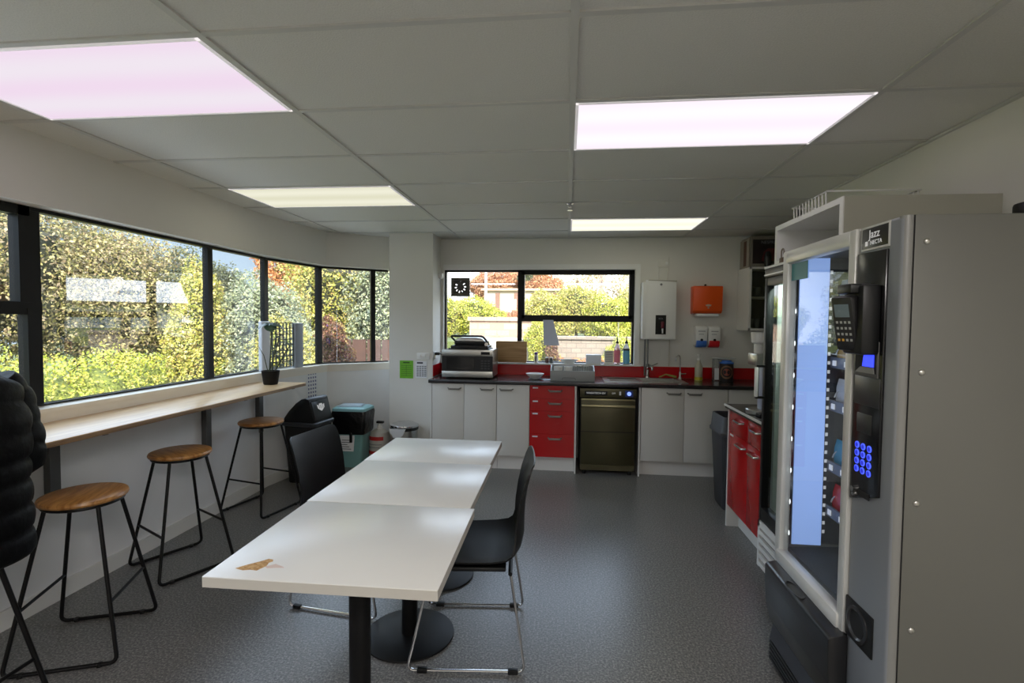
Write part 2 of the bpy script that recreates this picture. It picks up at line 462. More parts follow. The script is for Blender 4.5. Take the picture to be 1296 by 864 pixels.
win(5, m3, m4, 0, .05)
win(6, m4, GL[3], 0, 0)
# back windows
YG = YB+.085
def bwin(idx, x0, x1, transom=None, l=.02, r=.02):
    mb = MB()
    z0, z1 = BZ0+.018, BZ1
    mb.box((x0, YG-.03, z0), (x0+l, YG+.03, z1)).box((x1-r, YG-.03, z0), (x1, YG+.03, z1)).box((x0, YG-.03, z1-.02), (x1, YG+.03, z1)).box((x0, YG-.03, z0), (x1, YG+.03, z0+.012))
    if transom:
        mb.box((x0, YG-.035, transom-.035), (x1, YG+.035, transom+.035)).box((x0+l, YG-.035, z1-.05), (x1, YG+.03, z1-.018)).box((x0+l, YG-.035, transom), (x0+l+.03, YG+.03, z1)).box((x1-r-.035, YG-.035, transom), (x1-r, YG+.03, z1))
    f = struct('window_%d' % idx, mb, frame_black)
    obj('pane', MB().quad([(x0, YG, z0), (x1, YG, z0), (x1, YG, z1), (x0, YG, z1)]), glass_m, f, None, 0)
bwin(7, BX0, -.535, None, .018, .012)
bwin(8, -.535, BX1, 1.53, .035, .02)

# ------------------------------------------------------------------ ceiling fittings
for nm, c, r, m, lab in [('a', -2, 0, pink_m, 'pinkish ceiling light panel nearest the long window wall, largest lit panel'),
                         ('b', 0, 1, pink2_m, 'bright pinkish white ceiling light panel above the vending machine side'),
                         ('c', -2, 3, cream_m, 'dim cream ceiling light panel by the curved bulkhead over the tall stools'),
                         ('d', 0, 5, cream2_m, 'narrow yellowish ceiling light panel in front of the kitchen wall')]:
    x0, y0 = GX0+1.2*c, GY0+.6*r
    t = Thing('ceiling_light', lab, 'ceiling light', (x0+.6, y0+.3, H-.004), group='recessed ceiling light panels')
    fr = MB(); a, b = (x0+.014, y0+.014), (x0+1.186, y0+.586); w = .012
    for p, q in [((a[0], a[1]), (b[0], a[1]+w)), ((a[0], b[1]-w), (b[0], b[1])), ((a[0], a[1]), (a[0]+w, b[1])), ((b[0]-w, a[1]), (b[0], b[1]))]:
        fr.box((*p, H-.004), (*q, H+.005))
    t.part('frame', fr, lightframe_m)
    t.part('diffuser', MB().box((a[0]+w*.8, a[1]+w*.8, H-.001), (b[0]-w*.8, b[1]-w*.8, H+.004)), m)
t = Thing('sprinkler_head', 'small chrome sprinkler head on the ceiling grid', 'sprinkler', (GX0, 3.949, H))
t.part('rose', MB().lathe([(.03, 0), (.03, -.006), (.012, -.012), (.012, -.03)], (GX0, 3.949, H-.001), 16), chrome)
t.part('deflector', MB().lathe([(.004, -.03), (.004, -.05), (.022, -.05), (.022, -.054)], (GX0, 3.949, H-.001), 16), chrome)
#@@PART2
# ------------------------------------------------------------------ window bench and stools
BZ = .95
t = Thing('window_bench', 'long narrow pale plywood bar bench fixed under the long window', 'bench', (-2.43, 2.2, BZ-.024))
t.part('bench_top', MB().box((-2.655, .3, BZ-.005), (-2.22, 4.13, BZ), .001), bench_m)
t.part('edge_band', MB().box((-2.655, .3, BZ-.026), (-2.221, 4.129, BZ-.005), .001), ply_edge)
for y in (.9, 2.305, 3.43, 4.075):
    b = MB().box((-2.64, y-.018, .56), (-2.605, y+.018, BZ-.026)).box((-2.64, y-.012, BZ-.05), (-2.30, y+.012, BZ-.026)).box((-2.61, y-.02, .52), (-2.60, y+.034, .84))
    t.part('bracket', b, bracket_m)

def fillet(pts, rad, n=5, loop=False):
    pts = [Vector(p) for p in pts]; out = []
    for i, p in enumerate(pts):
        if not loop and i in (0, len(pts)-1): out.append(p); continue
        a, b = pts[i-1], pts[(i+1) % len(pts)]
        u, v = (a-p), (b-p); r = min(rad, u.length*.45, v.length*.45); u.normalize(); v.normalize()
        s0, s1 = p+u*r, p+v*r
        for k in range(n+1):
            q = k/n; out.append(s0*(1-q)**2+p*2*q*(1-q)+s1*q*q)
    return out

def make_stool(label):
    t = Thing('bar_stool', label, 'stool', (0, 0, 0), 0, 'wooden topped wire stools at the window bench', local=True)
    hs = .668
    t.part('seat', MB().lathe([(.0, hs), (.150, hs), (.163, hs+.006), (.166, hs+.014), (.162, hs+.024), (.150, hs+.028), (0, hs+.026)], seg=40, cap=False), stool_wood)
    t.part('seat_ring', MB().tube([(.145*math.cos(a*math.pi/16), .145*math.sin(a*math.pi/16), hs-.006) for a in range(32)], .008, 8, loop=True), black_metal)
    a, b = .098, .205
    for s in (-1, 1):
        L = fillet([(-a, s*a, hs-.004), (-b, s*b, .009), (b, s*b, .009), (a, s*a, hs-.004)], .035)
        sl = t.part('sled_leg', MB().tube(L, .0085, 10), black_metal)
        for q in (-.14, .14):
            t.part('glide', MB().cyl((q, s*b, 0), (q, s*b, .016), .012, seg=10), black_plastic, sl)
    k = .62; c = a+(b-a)*k; z = hs*(1-k)
    for s in (-1, 1):
        t.part('foot_rest', MB().cyl((s*c, -c, z), (s*c, c, z), .007, seg=8), black_metal)
    return t.o
stool = make_stool('wooden bar stool in the middle of the window bench, bracket behind its seat')
stool.location = (-2.17, 2.055, 0); stool.rotation_euler = (0, 0, R(21))
dup(stool, (-2.305, 2.80, 0), R(62), 'wooden bar stool halfway along the bench with a clear view of all four legs')
dup(stool, (-2.385, 3.74, 0), R(76), 'wooden bar stool farthest along the bench, beside the black swing bin')
dup(stool, (-2.06, 1.43, 0), R(2), 'bar stool under the person in the puffer jacket')
stool['label'] = 'wooden bar stool next to the seated person, nearest whole stool'

# ------------------------------------------------------------------ tables
def make_table(label, w, d):
    t = Thing('dining_table', label, 'table', group='white tables pushed into one long row', local=True)
    h = .74
    t.part('tabletop', MB().box((-w/2, -d/2, h-.004), (w/2, d/2, h), .0015), tabletop_m)
    t.part('edge_band', MB().box((-w/2+.0005, -d/2+.0005, h-.032), (w/2-.0005, d/2-.0005, h-.004)), edge_m)
    t.part('mounting_plate', MB().box((-.2, -.05, h-.042), (.2, .05, h-.032)).box((-.05, -.2, h-.042), (.05, .2, h-.032)), black_metal)
    t.part('pedestal_post', MB().cyl((0, 0, .012), (0, 0, h-.04), .037, seg=24), black_metal)
    t.part('round_base', MB().lathe([(0, 0), (.205, 0), (.210, .004), (.208, .010), (.198, .0135), (.05, .016), (0, .016)], seg=48, cap=False), black_metal)
    return t
ta = make_table('white laminate table nearest the front of the row, chipped corner showing brown board', .700, .622)
ta.o.location = (-.702, 1.662, 0); ta.o.rotation_euler = (0, 0, R(.9))
# worn patch where the laminate has chipped off
pp = [(0, 0), (.012, .010), (.03, .022), (.05, .034), (.066, .046), (.082, .044), (.088, .036), (.080, .030), (.085, .016), (.078, .006), (.072, -.004), (.05, -.002), (.03, -.006)]
ta.part('chipped_patch', MB().prism([(-.285+p[0]*1.0, -.255+p[1]*1.5) for p in pp], 'z', .7395, .7404), chip_wood, label='brown chipped patch')
ta.part('flaked_patch', MB().prism([(-.203, -.235), (-.18, -.215), (-.165, -.222), (-.15, -.228), (-.14, -.236), (-.165, -.238), (-.19, -.244)], 'z', .7395, .7403), M('pink_flake', S(222, 200, 188), .7), label='pale flaked patch')
tb = make_table('middle white laminate table of the long row', .688, .620); tb.o.location = (-.722, 2.290, 0); tb.o.rotation_euler = (0, 0, R(.6))
tc = make_table('white laminate table at the far end of the row, toward the kitchen', .684, .528); tc.o.location = (-.734, 2.868, 0); tc.o.rotation_euler = (0, 0, R(.5))

# ------------------------------------------------------------------ chairs: seat faces +x
def make_chair(label):
    t = Thing('dining_chair', label, 'chair', group='black plastic chairs with chrome sled legs at the tables', local=True)
    th = .007
    def sheet(prof, name):
        top, bot = [], []
        n = 13
        for (u, z, hw, dish, nx, nz) in prof:
            rt_, rb_ = [], []
            for j in range(n):
                q = -1+2*j/(n-1); e = dish*(abs(q)**2.4)
                p = Vector((u+nx*e, hw*math.sin(q*math.pi/2)**1 if False else hw*q, z+nz*e))
                rt_.append(p+Vector((nx, 0, nz))*th/2); rb_.append(p-Vector((nx, 0, nz))*th/2)
            top.append(rt_); bot.append(rb_)
        rings = [a+b[::-1] for a, b in zip(top, bot)]
        return MB().rings(rings)
    seat = [(.235, .428, .150, .0, .55, .83), (.225, .440, .190, .004, .3, .95), (.19, .448, .212, .010, .05, 1), (.10, .446, .225, .016, .0, 1), (.0, .440, .232, .022, .0, 1), (-.10, .436, .235, .030, .0, 1), (-.17, .440, .235, .036, .2, .98), (-.205, .456, .232, .040, .5, .86)]
    back = [(-.205, .456, .232, .040, .5, .86), (-.228, .485, .226, .042, .86, .5), (-.238, .53, .214, .040, .98, .1), (-.238, .60, .206, .036, 1, -.0), (-.243, .68, .210, .030, .98, .08), (-.255, .76, .212, .024, .98, .15), (-.270, .82, .210, .020, .97, .2), (-.279, .850, .204, .016, .96, .25), (-.283, .862, .194, .012, .96, .25), (-.285, .868, .176, .008, .96, .25)]
    t.part('seat', sheet(seat, 'seat'), chair_m)
    t.part('backrest', sheet(back, 'back'), chair_m)
    t.part('under_frame', MB().box((-.16, -.19, .405), (.16, .19, .425), .006).cyl((-.18, -.235, .42), (-.18, .235, .42), .009, seg=8).cyl((.15, -.235, .42), (.15, .235, .42), .009, seg=8), black_plastic)
    for s in (-1, 1):
        L = fillet([(-.18, s*.225, .425), (-.245, s*.252, .009), (.255, s*.252, .009), (.16, s*.225, .425)], .035)
        f = t.part('sled_leg', MB().tube(L, .0062, 10), chrome)
        for q in (-.195, .19):
            t.part('glide', MB().box((q-.022, s*.252-.011, 0), (q+.022, s*.252+.011, .02), .004), black_plastic, f)
    return t.o
chair = make_chair('black plastic chair with its back to the vending machine')
chair.location = (-.425, 2.315, 0); chair.rotation_euler = (0, 0, R(180+5.5))
dup(chair, (-1.14, 2.66, 0), R(-7), 'black plastic chair on the bin side, its back to the window bench')

# ------------------------------------------------------------------ kitchen run on the back wall
CF = 4.98                      # cabinet front plane
def handle(p, x0, x1, y, z, horizontal=True):
    m = MB(); L = fillet([(x0, y, z+.006), (x0+.012, y-.026, z), (x1-.012, y-.026, z), (x1, y, z+.006)], .012, 4)
    m.tube(L, .007, 8); m.box((x0+.008, y-.032, z-.011), (x1-.008, y-.022, z+.007), .003)
    return m
def base_unit(label, x0, x1, doors, mat, gaps=.002, hside=None, drawers=None, stickers=False):
    t = Thing('base_cabinet', label, 'cabinet', ((x0+x1)/2, 5.25, 0))
    t.part('carcass', MB().box((x0+.001, CF+.02, .14), (x1-.001, YB-.005, .868)), cab_carcass)
    t.part('kickboard', MB().box((x0+.001, 5.06, 0), (x1-.001, 5.075, .14)), cab_carcass)
    if doors:
        n = len(doors); w = (x1-x0)/n
        for i, hd in enumerate(doors):
            a, b = x0+w*i+gaps, x0+w*(i+1)-gaps
            d = t.part('door', MB().box((a, CF, .155), (b, CF+.018, .865), .0015), mat)
            if hd:
                c = b-.095 if hd == 'r' else a+.095
                t.part('handle', handle(None, c-.066, c+.066, CF, .815), handle_m, d)
    if drawers:
        for z0, z1, hz in drawers:
            d = t.part('drawer', MB().box((x0+gaps, CF, z0+.0008), (x1-gaps, CF+.018, z1-.0008)), mat)
            c = (x0+x1)/2+.03
            t.part('handle', handle(None, c-.066, c+.066, CF, hz), handle_m, d)
            if stickers: t.part('label_sticker', MB().box((x0+.03, CF-.001, z1-.034), (x0+.082, CF+.001, z1-.021)), paper, d)
    return t
base_unit('grey white base cabinet with two doors below the microwave', -1.343, -.686, ['r', 'r'], cab_white)
base_unit('narrow grey white single door base cabinet beside the red drawers', -.684, -.357, ['l'], cab_white)
base_unit('bright red four drawer unit beside the dishwasher', -.355, .088, None, cab_red, drawers=[(.735, .868, .815), (.612, .735, .692), (.385, .612, .566), (.155, .385, .343)], stickers=True)
base_unit('grey white two door base cabinet under the sink taps', .724, 1.532, ['r', 'l'], cab_white)
base_unit('grey white corner base cabinet behind the slim rubbish bin', 1.534, 2.37, [None, None], cab_white)
for x, lab in ((.0895, 'thin white panel between red drawers and dishwasher'), (.7045, 'thin white panel between dishwasher and sink cabinet'), (-1.359, 'thin white end panel of the kitchen run against the column')):
    solo('end_panel', MB().box((x, CF-.002, 0), (x+.0145, YB-.005, .868)), cab_carcass, lab, 'panel', (x, 5.2, 0))
wt = Thing('kitchen_worktop', 'long dark speckled worktop along the back wall', 'worktop', (.4, 5.27, .87))
w = MB()
SX0, SX1, SY0, SY1 = .40, 1.165, 5.085, 5.50
for a, b in (((-1.372, 4.958), (SX0, YB)), ((SX1, 4.958), (2.375, YB)), ((SX0, 4.958), (SX1, SY0)), ((SX0, SY1), (SX1, YB))):
    w.box((*a, .872), (*b, .902))
wt.part('top', w, top_black)
wt.part('front_edge', MB().box((-1.375, 4.952, .868), (2.375, 4.96, .902), .003), top_black)
sp = Thing('splashback', 'glossy red splashback strip behind the worktop', 'splashback', (.4, YB-.01, .902))
sp.part('back_strip', MB().box((-1.40, YB-.008, .903), (2.375, YB, 1.022)), splash_red)
sp.part('side_strip', MB().box((-1.406, 5.24, .903), (-1.397, YB-.008, 1.022)), splash_red)
sk = Thing('kitchen_sink', 'stainless steel sink and drainer set into the worktop', 'sink', (.78, 5.29, .87))
s = MB(); rim = .902
s.box((SX0-.02, SY0-.02, rim), (SX1+.02, SY0+.03, rim+.004)).box((SX0-.02, SY1-.03, rim), (SX1+.02, SY1+.02, rim+.004)).box((SX0-.02, SY0, rim), (SX0+.03, SY1, rim+.004)).box((SX1-.03, SY0, rim), (SX1+.02, SY1, rim+.004)).box((.735, SY0, rim-.006), (.765, SY1, rim+.003))
sk.part('rim', s, steel)
b = MB().box((.765, SY0+.03, .74), (SX1-.03, SY1-.03, .745)).box((.765, SY0+.03, .74), (.77, SY1-.03, rim)).box((SX1-.035, SY0+.03, .74), (SX1-.03, SY1-.03, rim)).box((.765, SY0+.03, .74), (SX1-.03, SY0+.035, rim)).box((.765, SY1-.035, .74), (SX1-.03, SY1-.03, rim))
sk.part('bowl', b, steel)
d = MB().box((SX0+.03, SY0+.03, rim-.012), (.735, SY1-.03, rim-.006))
for i in range(8): d.box((SX0+.05, SY0+.06+i*.036, rim-.006), (.72, SY0+.068+i*.036, rim-.001))
sk.part('drainer', d, steel)

# dishwasher
dw = Thing('dishwasher', 'under counter stainless dishwasher in the gap below the worktop', 'dishwasher', (.41, 5.25, 0))
DX0, DX1 = .138, .678
dw.part('body', MB().box((DX0+.005, 5.0, .05), (DX1-.005, 5.5, .85)), dark)
dw.part('control_panel', MB().box((DX0, 4.955, .762), (DX1, 5.0, .850), .003), dw_steel)
nm = dw.part('name_plate', MB().box((DX0+.045, 4.952, .783), (DX0+.262, 4.956, .826)), dark)
text('WASHTECH GV', .026, rail_m, dw.o, (DX0+.152-.41, 4.9505-5.25, .806), (R(90), 0, 0), 'lettering')
text('OFF', .02, rail_m, dw.o, (DX0+.322-.41, 4.954-5.25, .806), (R(90), 0, 0), 'lettering')
dw.part('gauge', MB().box((DX0+.375, 4.951, .79), (DX0+.392, 4.956, .826)), paper)
bp = dw.part('button_plate', MB().box((DX0+.43, 4.952, .775), (DX0+.505, 4.956, .836)), M('navy_plate', S(22, 52, 120), .4))
dw.part('start_button', MB().cyl((DX0+.468, 4.945, .806), (DX0+.468, 4.953, .806), .019), M_emit('pale_blue_button', S(130, 160, 250), .7), bp)
dw.part('door', MB().box((DX0+.012, 4.958, .105), (DX1-.012, 5.0, .752), .004), dw_steel)
dw.part('door_seam', MB().box((DX0+.012, 4.9565, .425), (DX1-.012, 4.959, .432)), dark)
dw.part('door_handle', MB().box((DX0+.014, 4.925, .672), (DX1-.014, 4.962, .694), .006).box((DX0+.012, 4.95, .735), (DX1-.012, 4.96, .750), .002), dw_trim)
dw.part('plinth', MB().box((DX0+.012, 4.975, .045), (DX1-.012, 5.0, .10)), dw_steel)
for x in (DX0+.05, DX1-.05): dw.part('foot', MB().cyl((x, 5.02, 0), (x, 5.02, .05), .018, seg=12), black_plastic)
#@@
# ---- things on the worktop
W = .902
mw_ = Thing('microwave_oven', 'stainless and black microwave on the worktop by the column', 'microwave', (-1.0, 5.29, W))
X0, X1, Y0, Y1 = -1.268, -.742, 5.08, 5.50
mw_.part('casing', MB().box((X0+.003, Y0+.02, W+.015), (X1-.003, Y1, W+.297), .006), steel)
mw_.part('fascia', MB().box((X0, Y0, W+.232), (X1, Y0+.022, W+.298), .003).box((X0, Y0, W+.015), (X1, Y0+.022, W+.078), .003), steel)
d = mw_.part('door', MB().box((X0, Y0+.002, W+.078), (X0+.355, Y0+.022, W+.232)), black_plastic)
mw_.part('door_window', MB().box((X0+.05, Y0-.0005, W+.095), (X0+.34, Y0+.004, W+.218)), M('microwave_glass', S(34, 34, 34), .12), d)
c = mw_.part('control_panel', MB().box((X0+.355, Y0+.002, W+.078), (X1, Y0+.022, W+.232)), black_plastic)
for i in range(4):
    for j in range(3): mw_.part('button', MB().box((X0+.405+j*.034, Y0-.001, W+.1+i*.026), (X0+.428+j*.034, Y0+.004, W+.115+i*.026)), M('dim_key', S(52, 52, 54), .5) if i+j == 0 else bpy.data.materials['dim_key'], c)
mw_.part('clock_display', MB().box((X0+.405, Y0-.001, W+.248), (X1-.03, Y0+.004, W+.278)), dark)
for x in (X0+.05, X1-.05):
    for y in (Y0+.05, Y1-.05): mw_.part('foot', MB().cyl((x, y, W), (x, y, W+.016), .015, seg=10), black_plastic)
PZ = W+.298
sp_ = Thing('sandwich_press', 'black and silver sandwich press standing on the microwave', 'sandwich press', (-.99, 5.25, PZ))
sp_.part('base', MB().box((-1.19, 5.13, PZ+.004), (-.80, 5.40, PZ+.04), .012).box((-1.21, 5.12, PZ), (-.785, 5.41, PZ+.012), .003), black_plastic)
sp_.part('lower_plate', MB().box((-1.15, 5.14, PZ+.04), (-.83, 5.39, PZ+.05)), dark)
sp_.part('lid', MB().box((-1.155, 5.135, PZ+.05), (-.825, 5.395, PZ+.085), .014), black_plastic)
sp_.part('lid_cover', MB().prism([(-1.15, PZ+.082), (-.83, PZ+.082), (-.865, PZ+.112), (-.92, PZ+.122), (-1.09, PZ+.122), (-1.13, PZ+.108)], 'y', 5.15, 5.385, bev=.004), steel)
sp_.part('lid_handle', MB().tube(fillet([(-1.14, 5.20, PZ+.07), (-1.175, 5.115, PZ+.125), (-1.17, 5.10, PZ+.138), (-.86, 5.10, PZ+.138), (-.835, 5.115, PZ+.12), (-.80, 5.20, PZ+.05)], .02, 4), .011, 10), black_plastic)
sp_.part('dial', MB().cyl((-.815, 5.135, PZ+.055), (-.815, 5.118, PZ+.055), .018, seg=16), chrome)
solo('chopping_board', MB().box((-.775, 5.525, 1.041), (-.43, 5.545, 1.275), .010).rot(R(-4), 'X', (0, 5.545, 1.041)), wood_board, 'wooden chopping board leaning on the ledge beside the microwave', 'chopping board', (-.6, 5.54, 1.04))
cd_ = Thing('power_plug', 'black plug in the column socket behind the microwave', 'plug', (-1.405, 5.30, 1.14))
cd_.part('socket_plate', MB().box((-1.405, 5.24, 1.09), (-1.397, 5.36, 1.165), .002), white_plastic)
cd_.part('plug_body', MB().box((-1.397, 5.285, 1.125), (-1.345, 5.325, 1.155), .008), black_plastic)
cd_.part('lead', MB().tube([(-1.35, 5.305, 1.14), (-1.31, 5.31, 1.13), (-1.29, 5.33, 1.03), (-1.285, 5.40, .93)], .006, 8), black_plastic)
bw = Thing('serving_bowl', 'white shallow bowl beside the grey cutlery rack', 'bowl', (-.318, 5.2, W))
bw.part('bowl', MB().lathe([(.035, 0), (.04, .006), (.075, .030), (.092, .050), (.094, .054), (.088, .052), (.07, .036), (.03, .012), (0, .012)], (-.318, 5.2, W+.004), 36, cap=False), white_plastic)
bw.part('mat', MB().box((-.385, 5.14, W), (-.25, 5.26, W+.004), .001), M('dark_mat', S(60, 58, 64), .7))
solo('paper_napkin', MB().box((-.235, 5.10, W), (-.13, 5.21, W+.003), .001).rot(R(14), 'Z', (-.18, 5.15, W)), paper_blue, 'pale blue napkin lying between the bowl and the cutlery rack', 'napkin', (-.18, 5.15, W))
rk = Thing('cutlery_rack', 'grey plastic rack filled with cups and cutlery on the worktop', 'rack', (.062, 5.12, W))
RX0, RX1, RY0, RY1 = -.156, .282, 5.05, 5.30
m = MB().box((RX0, RY0, W), (RX1, RY0+.012, W+.105), .004).box((RX0, RY1-.012, W), (RX1, RY1, W+.14), .004).box((RX0+.001, RY0+.005, W), (RX1-.001, RY1-.005, W+.01))
rk.part('tray', m, grey_plastic)
for x, q in ((RX0, 1), (RX1-.012, -1)):
    rk.part('side_wall', MB().prism([(RY0+.004, W), (RY1-.004, W), (RY1-.004, W+.145), (RY1-.05, W+.15), (RY0+.004, W+.105)], 'x', x, x+.012), grey_plastic)
rk.part('grip', MB().tube(fillet([(-.04, RY0-.001, W+.018), (-.03, RY0-.001, W+.036), (.085, RY0-.001, W+.036), (.095, RY0-.001, W+.018)], .008), .003, 6), M('grip_grey', S(84, 84, 84), .5))
for i, (x, y) in enumerate([(-.08, 5.12), (.02, 5.13)]):
    solo('cup', MB().lathe([(.03, 0), (.042, .08), (.044, .13), (.040, .13), (.028, .012), (0, .012)], (x, y, W+.0105), 20, cap=False), white_plastic, ['white cup at the left end of the grey cutlery rack', 'white cup second along in the grey cutlery rack'][i], 'cup', (x, y, W+.0105), 'cups in the cutlery rack')
for i in range(6):
    x = .10+i*.024; y = 5.14+.02*(i % 3)
    sp2 = MB().tube([(x, y, W+.011), (x+.004, y+.01, W+.13)], .0035, 6).sphere((x+.004, y+.01, W+.142), (.011, .004, .018), u=10, v=6)
    solo('spoon', sp2, steel, 'steel spoon standing upright in the grey cutlery rack', 'spoon', (x, y, W+.011), 'spoons in the cutlery rack')
mt = Thing('mixer_tap', 'chrome mixer tap at the sink under the water boiler', 'tap', (.862, 5.53, W))
mt.part('body', MB().lathe([(.028, 0), (.028, .01), (.02, .02), (.02, .12), (.017, .15), (.0, .155)], (.862, 5.53, W), 20), chrome)
mt.part('spout', MB().tube(fillet([(.862, 5.53, W+.09), (.875, 5.40, W+.14), (.88, 5.33, W+.13), (.88, 5.33, W+.10)], .03), .011, 10), chrome)
mt.part('lever', MB().tube([(.862, 5.53, W+.15), (.90, 5.50, W+.13), (.955, 5.46, W+.165)], [.012, .009, .007], 10), chrome)
ft = Thing('filter_tap', 'slim chrome gooseneck filter tap at the end of the sink', 'tap', (1.187, 5.46, W))
ft.part('base', MB().lathe([(.024, 0), (.022, .012), (.012, .03), (.012, .07), (.008, .08)], (1.187, 5.46, W), 18), chrome)
L = [(1.187, 5.46, W+.07), (1.187, 5.46, W+.22)]+[(1.187-.024+.024*math.cos(a), 5.46-.02*a/3, W+.22+.032*math.sin(a)) for a in (.6, 1.2, 1.8, 2.4, 3.0)]+[(1.138, 5.44, W+.19)]
ft.part('spout', MB().tube(L, .006, 10), chrome)
ft.part('lever', MB().tube([(1.187, 5.46, W+.055), (1.245, 5.44, W+.062)], [.007, .005], 8), chrome)
cb = MB()
for i in range(14): cb.sphere((.985+.012*i, 5.47+.008*math.sin(i*2.1), W+.014+.012*math.sin(i*.25)), (.012, .018, .009), u=10, v=6)
solo('dish_brush', MB().tube([(.97, 5.44, W+.02), (1.04, 5.45, W+.05), (1.15, 5.47, W+.022)], [.006, .007, .014], 8), cloth_m, 'yellowish dish brush lying behind the sink bowl', 'brush', (1.05, 5.45, W))
cb.bm.free()
so = Thing('soap_bottle', 'clear pump bottle with a little yellow soap on the worktop', 'bottle', (1.365, 5.42, W))
so.part('bottle', MB().lathe([(.0, 0), (.037, 0), (.039, .01), (.039, .14), (.03, .165), (.018, .19), (.016, .205)], (1.365, 5.42, W), 24), M('milky_plastic', S(214, 210, 186), .3, trans=.3))
so.part('soap', MB().lathe([(.0, .001), (.0398, .002), (.0398, .035), (0, .035)], (1.365, 5.42, W), 24), yellow_liq)
so.part('pump_cap', MB().lathe([(.018, .205), (.018, .225), (.010, .232), (.010, .25), (.018, .252), (.018, .27), (0, .272)], (1.365, 5.42, W), 18), white_plastic)
cn = Thing('coffee_tin', 'black coffee tin with a blue lid on the worktop', 'tin', (1.636, 5.40, W))
cn.part('tin', MB().lathe([(0, 0), (.066, 0), (.067, .004), (.067, .178), (.064, .182)], (1.636, 5.40, W), 36), M('tin_black', S(26, 20, 20), .3))
cn.part('lid', MB().lathe([(.068, .180), (.068, .192), (.05, .20), (.045, .212), (0, .212)], (1.636, 5.40, W), 36), blue_m)
m = MB()
for k in range(24):
    a0 = 2*math.pi*k/24; a1 = 2*math.pi*(k+1)/24
    def P(r, a): # ring wrapped on the tin face
        th_ = -math.pi/2-.25+r*math.cos(a)/.0675; return (1.636+.0676*math.cos(th_), 5.40+.0676*math.sin(th_), W+.095+r*math.sin(a))
    m.quad([P(.052, a0), P(.052, a1), P(.068, a1), P(.068, a0)]); m.quad([P(.0, a0), P(.036, a0), P(.036, a1)], 1)
cn.part('ring_emblem', m, [M('emblem_tan', S(130, 96, 70), .5), M('emblem_brown', S(150, 70, 52), .5)], smooth=0)
cc = Thing('clear_canister', 'clear square canister with a white label beside the coffee tin', 'canister', (1.558, 5.45, W))
cc.part('jar', MB().box((1.515, 5.405, W), (1.568, 5.49, W+.225), .006), clear_m)
cc.part('lid', MB().box((1.505, 5.40, W+.225), (1.73, 5.50, W+.236), .003), M('clear_lid', S(190, 194, 190), .3))
cc.part('label_panel', MB().box((1.520, 5.402, W+.01), (1.563, 5.405, W+.13)), paper)

# ---- window ledge items
LZ = BZ0+.0185
def small_bottle(name, label, x, y, z, h, r, mats, lo, hi, nozzle=True):
    t = Thing(name, label, 'bottle', (x, y, z))
    t.part('bottle', MB().lathe([(0, 0), (r*.94, 0), (r, .006), (r, h*.55), (r*.75, h*.64), (r*.42, h*.72), (r*.4, h*.75)], (x, y, z), 20), clear_m if mats[0] is None else mats[0])
    t.part('label_band', MB().lathe([(r*1.01, h*lo), (r*1.015, h*lo), (r*1.015, h*hi), (r*1.01, h*hi)], (x, y, z), 20, cap=False), mats[1])
    if nozzle: t.part('nozzle', MB().lathe([(r*.5, h*.75), (r*.48, h*.80), (r*.2, h*.84), (r*.14, h*1.0), (0, h*1.0)], (x, y, z), 14), black_plastic)
    return t
small_bottle('spray_bottle', 'squeeze bottle of pink cleaner on the kitchen window ledge', .548, 5.585, LZ, .30, .034, (M('pink_bottle', S(246, 226, 232), .2, trans=.6), pink_liq), .06, .5)
b2 = small_bottle('spray_bottle', 'squeeze bottle with a blue label beside the pink one', .645, 5.585, LZ, .30, .036, (M('pale_bottle', S(236, 242, 246), .2, trans=.6), blue_liq), .02, .5)
b2.part('label_stripe', MB().lathe([(.0372, .15), (.0374, .15), (.0374, .165), (.0372, .165)], (.645, 5.585, LZ), 20, cap=False), ink)
pc = Thing('purple_cap_bottle', 'tiny bottle with a purple cap on the ledge beside the chopping board', 'bottle', (-.332, 5.585, LZ))
pc.part('bottle', MB().lathe([(0, 0), (.02, 0), (.021, .08), (.012, .09)], (-.332, 5.585, LZ), 16), white_plastic)
pc.part('cap', MB().lathe([(.019, .09), (.019, .115), (0, .116)], (-.332, 5.585, LZ), 16), purple_m)
pc.part('stripe', MB().box((-.342, 5.562, LZ+.012), (-.330, 5.566, LZ+.07)), ink)
for i, x in enumerate((-.212, -.166)):
    j = Thing('spice_jar', ['small dark jar on the kitchen ledge, nearer the chopping board', 'small dark jar on the kitchen ledge, nearer the white dish'][i], 'jar', (x, 5.585, LZ), group='little jars on the kitchen window ledge')
    j.part('jar', MB().lathe([(0, 0), (.019, 0), (.02, .045), (.017, .05)], (x, 5.585, LZ), 16), M('jar_content_%d' % i, S(96-30*i, 72, 70), .3))
    j.part('lid', MB().lathe([(.019, .05), (.019, .062), (0, .062)], (x, 5.585, LZ), 16), steel)
solo('white_dish', MB().lathe([(.05, 0), (.06, .008), (.10, .034), (.104, .042), (.097, .042), (.05, .012), (0, .012)], (.03, 5.60, LZ), 30, cap=False).scale((1, .55, 1)).move((0, 5.60*.45, 0)), white_plastic, 'white shallow dish on the kitchen window ledge', 'dish', (.03, 5.60, LZ))
solo('tissue_box', MB().box((.213, 5.56, LZ), (.378, 5.635, LZ+.098), .006), M('pale_blue_box', S(232, 238, 248), .6), 'pale blue box in the middle of the kitchen window ledge', 'box', (.295, 5.6, LZ))
fr = Thing('ledge_card', 'small lined card in a clear stand beside the pink bottle', 'card', (.464, 5.60, LZ))
fr.part('stand', MB().box((.412, 5.60, LZ), (.512, 5.606, LZ+.145)), M('frame_pale', S(226, 226, 214), .4))
m = MB()
for i in range(6): m.box((.424, 5.598, LZ+.02+i*.02), (.50, 5.6, LZ+.028+i*.02))
fr.part('print', m, grey_ink)
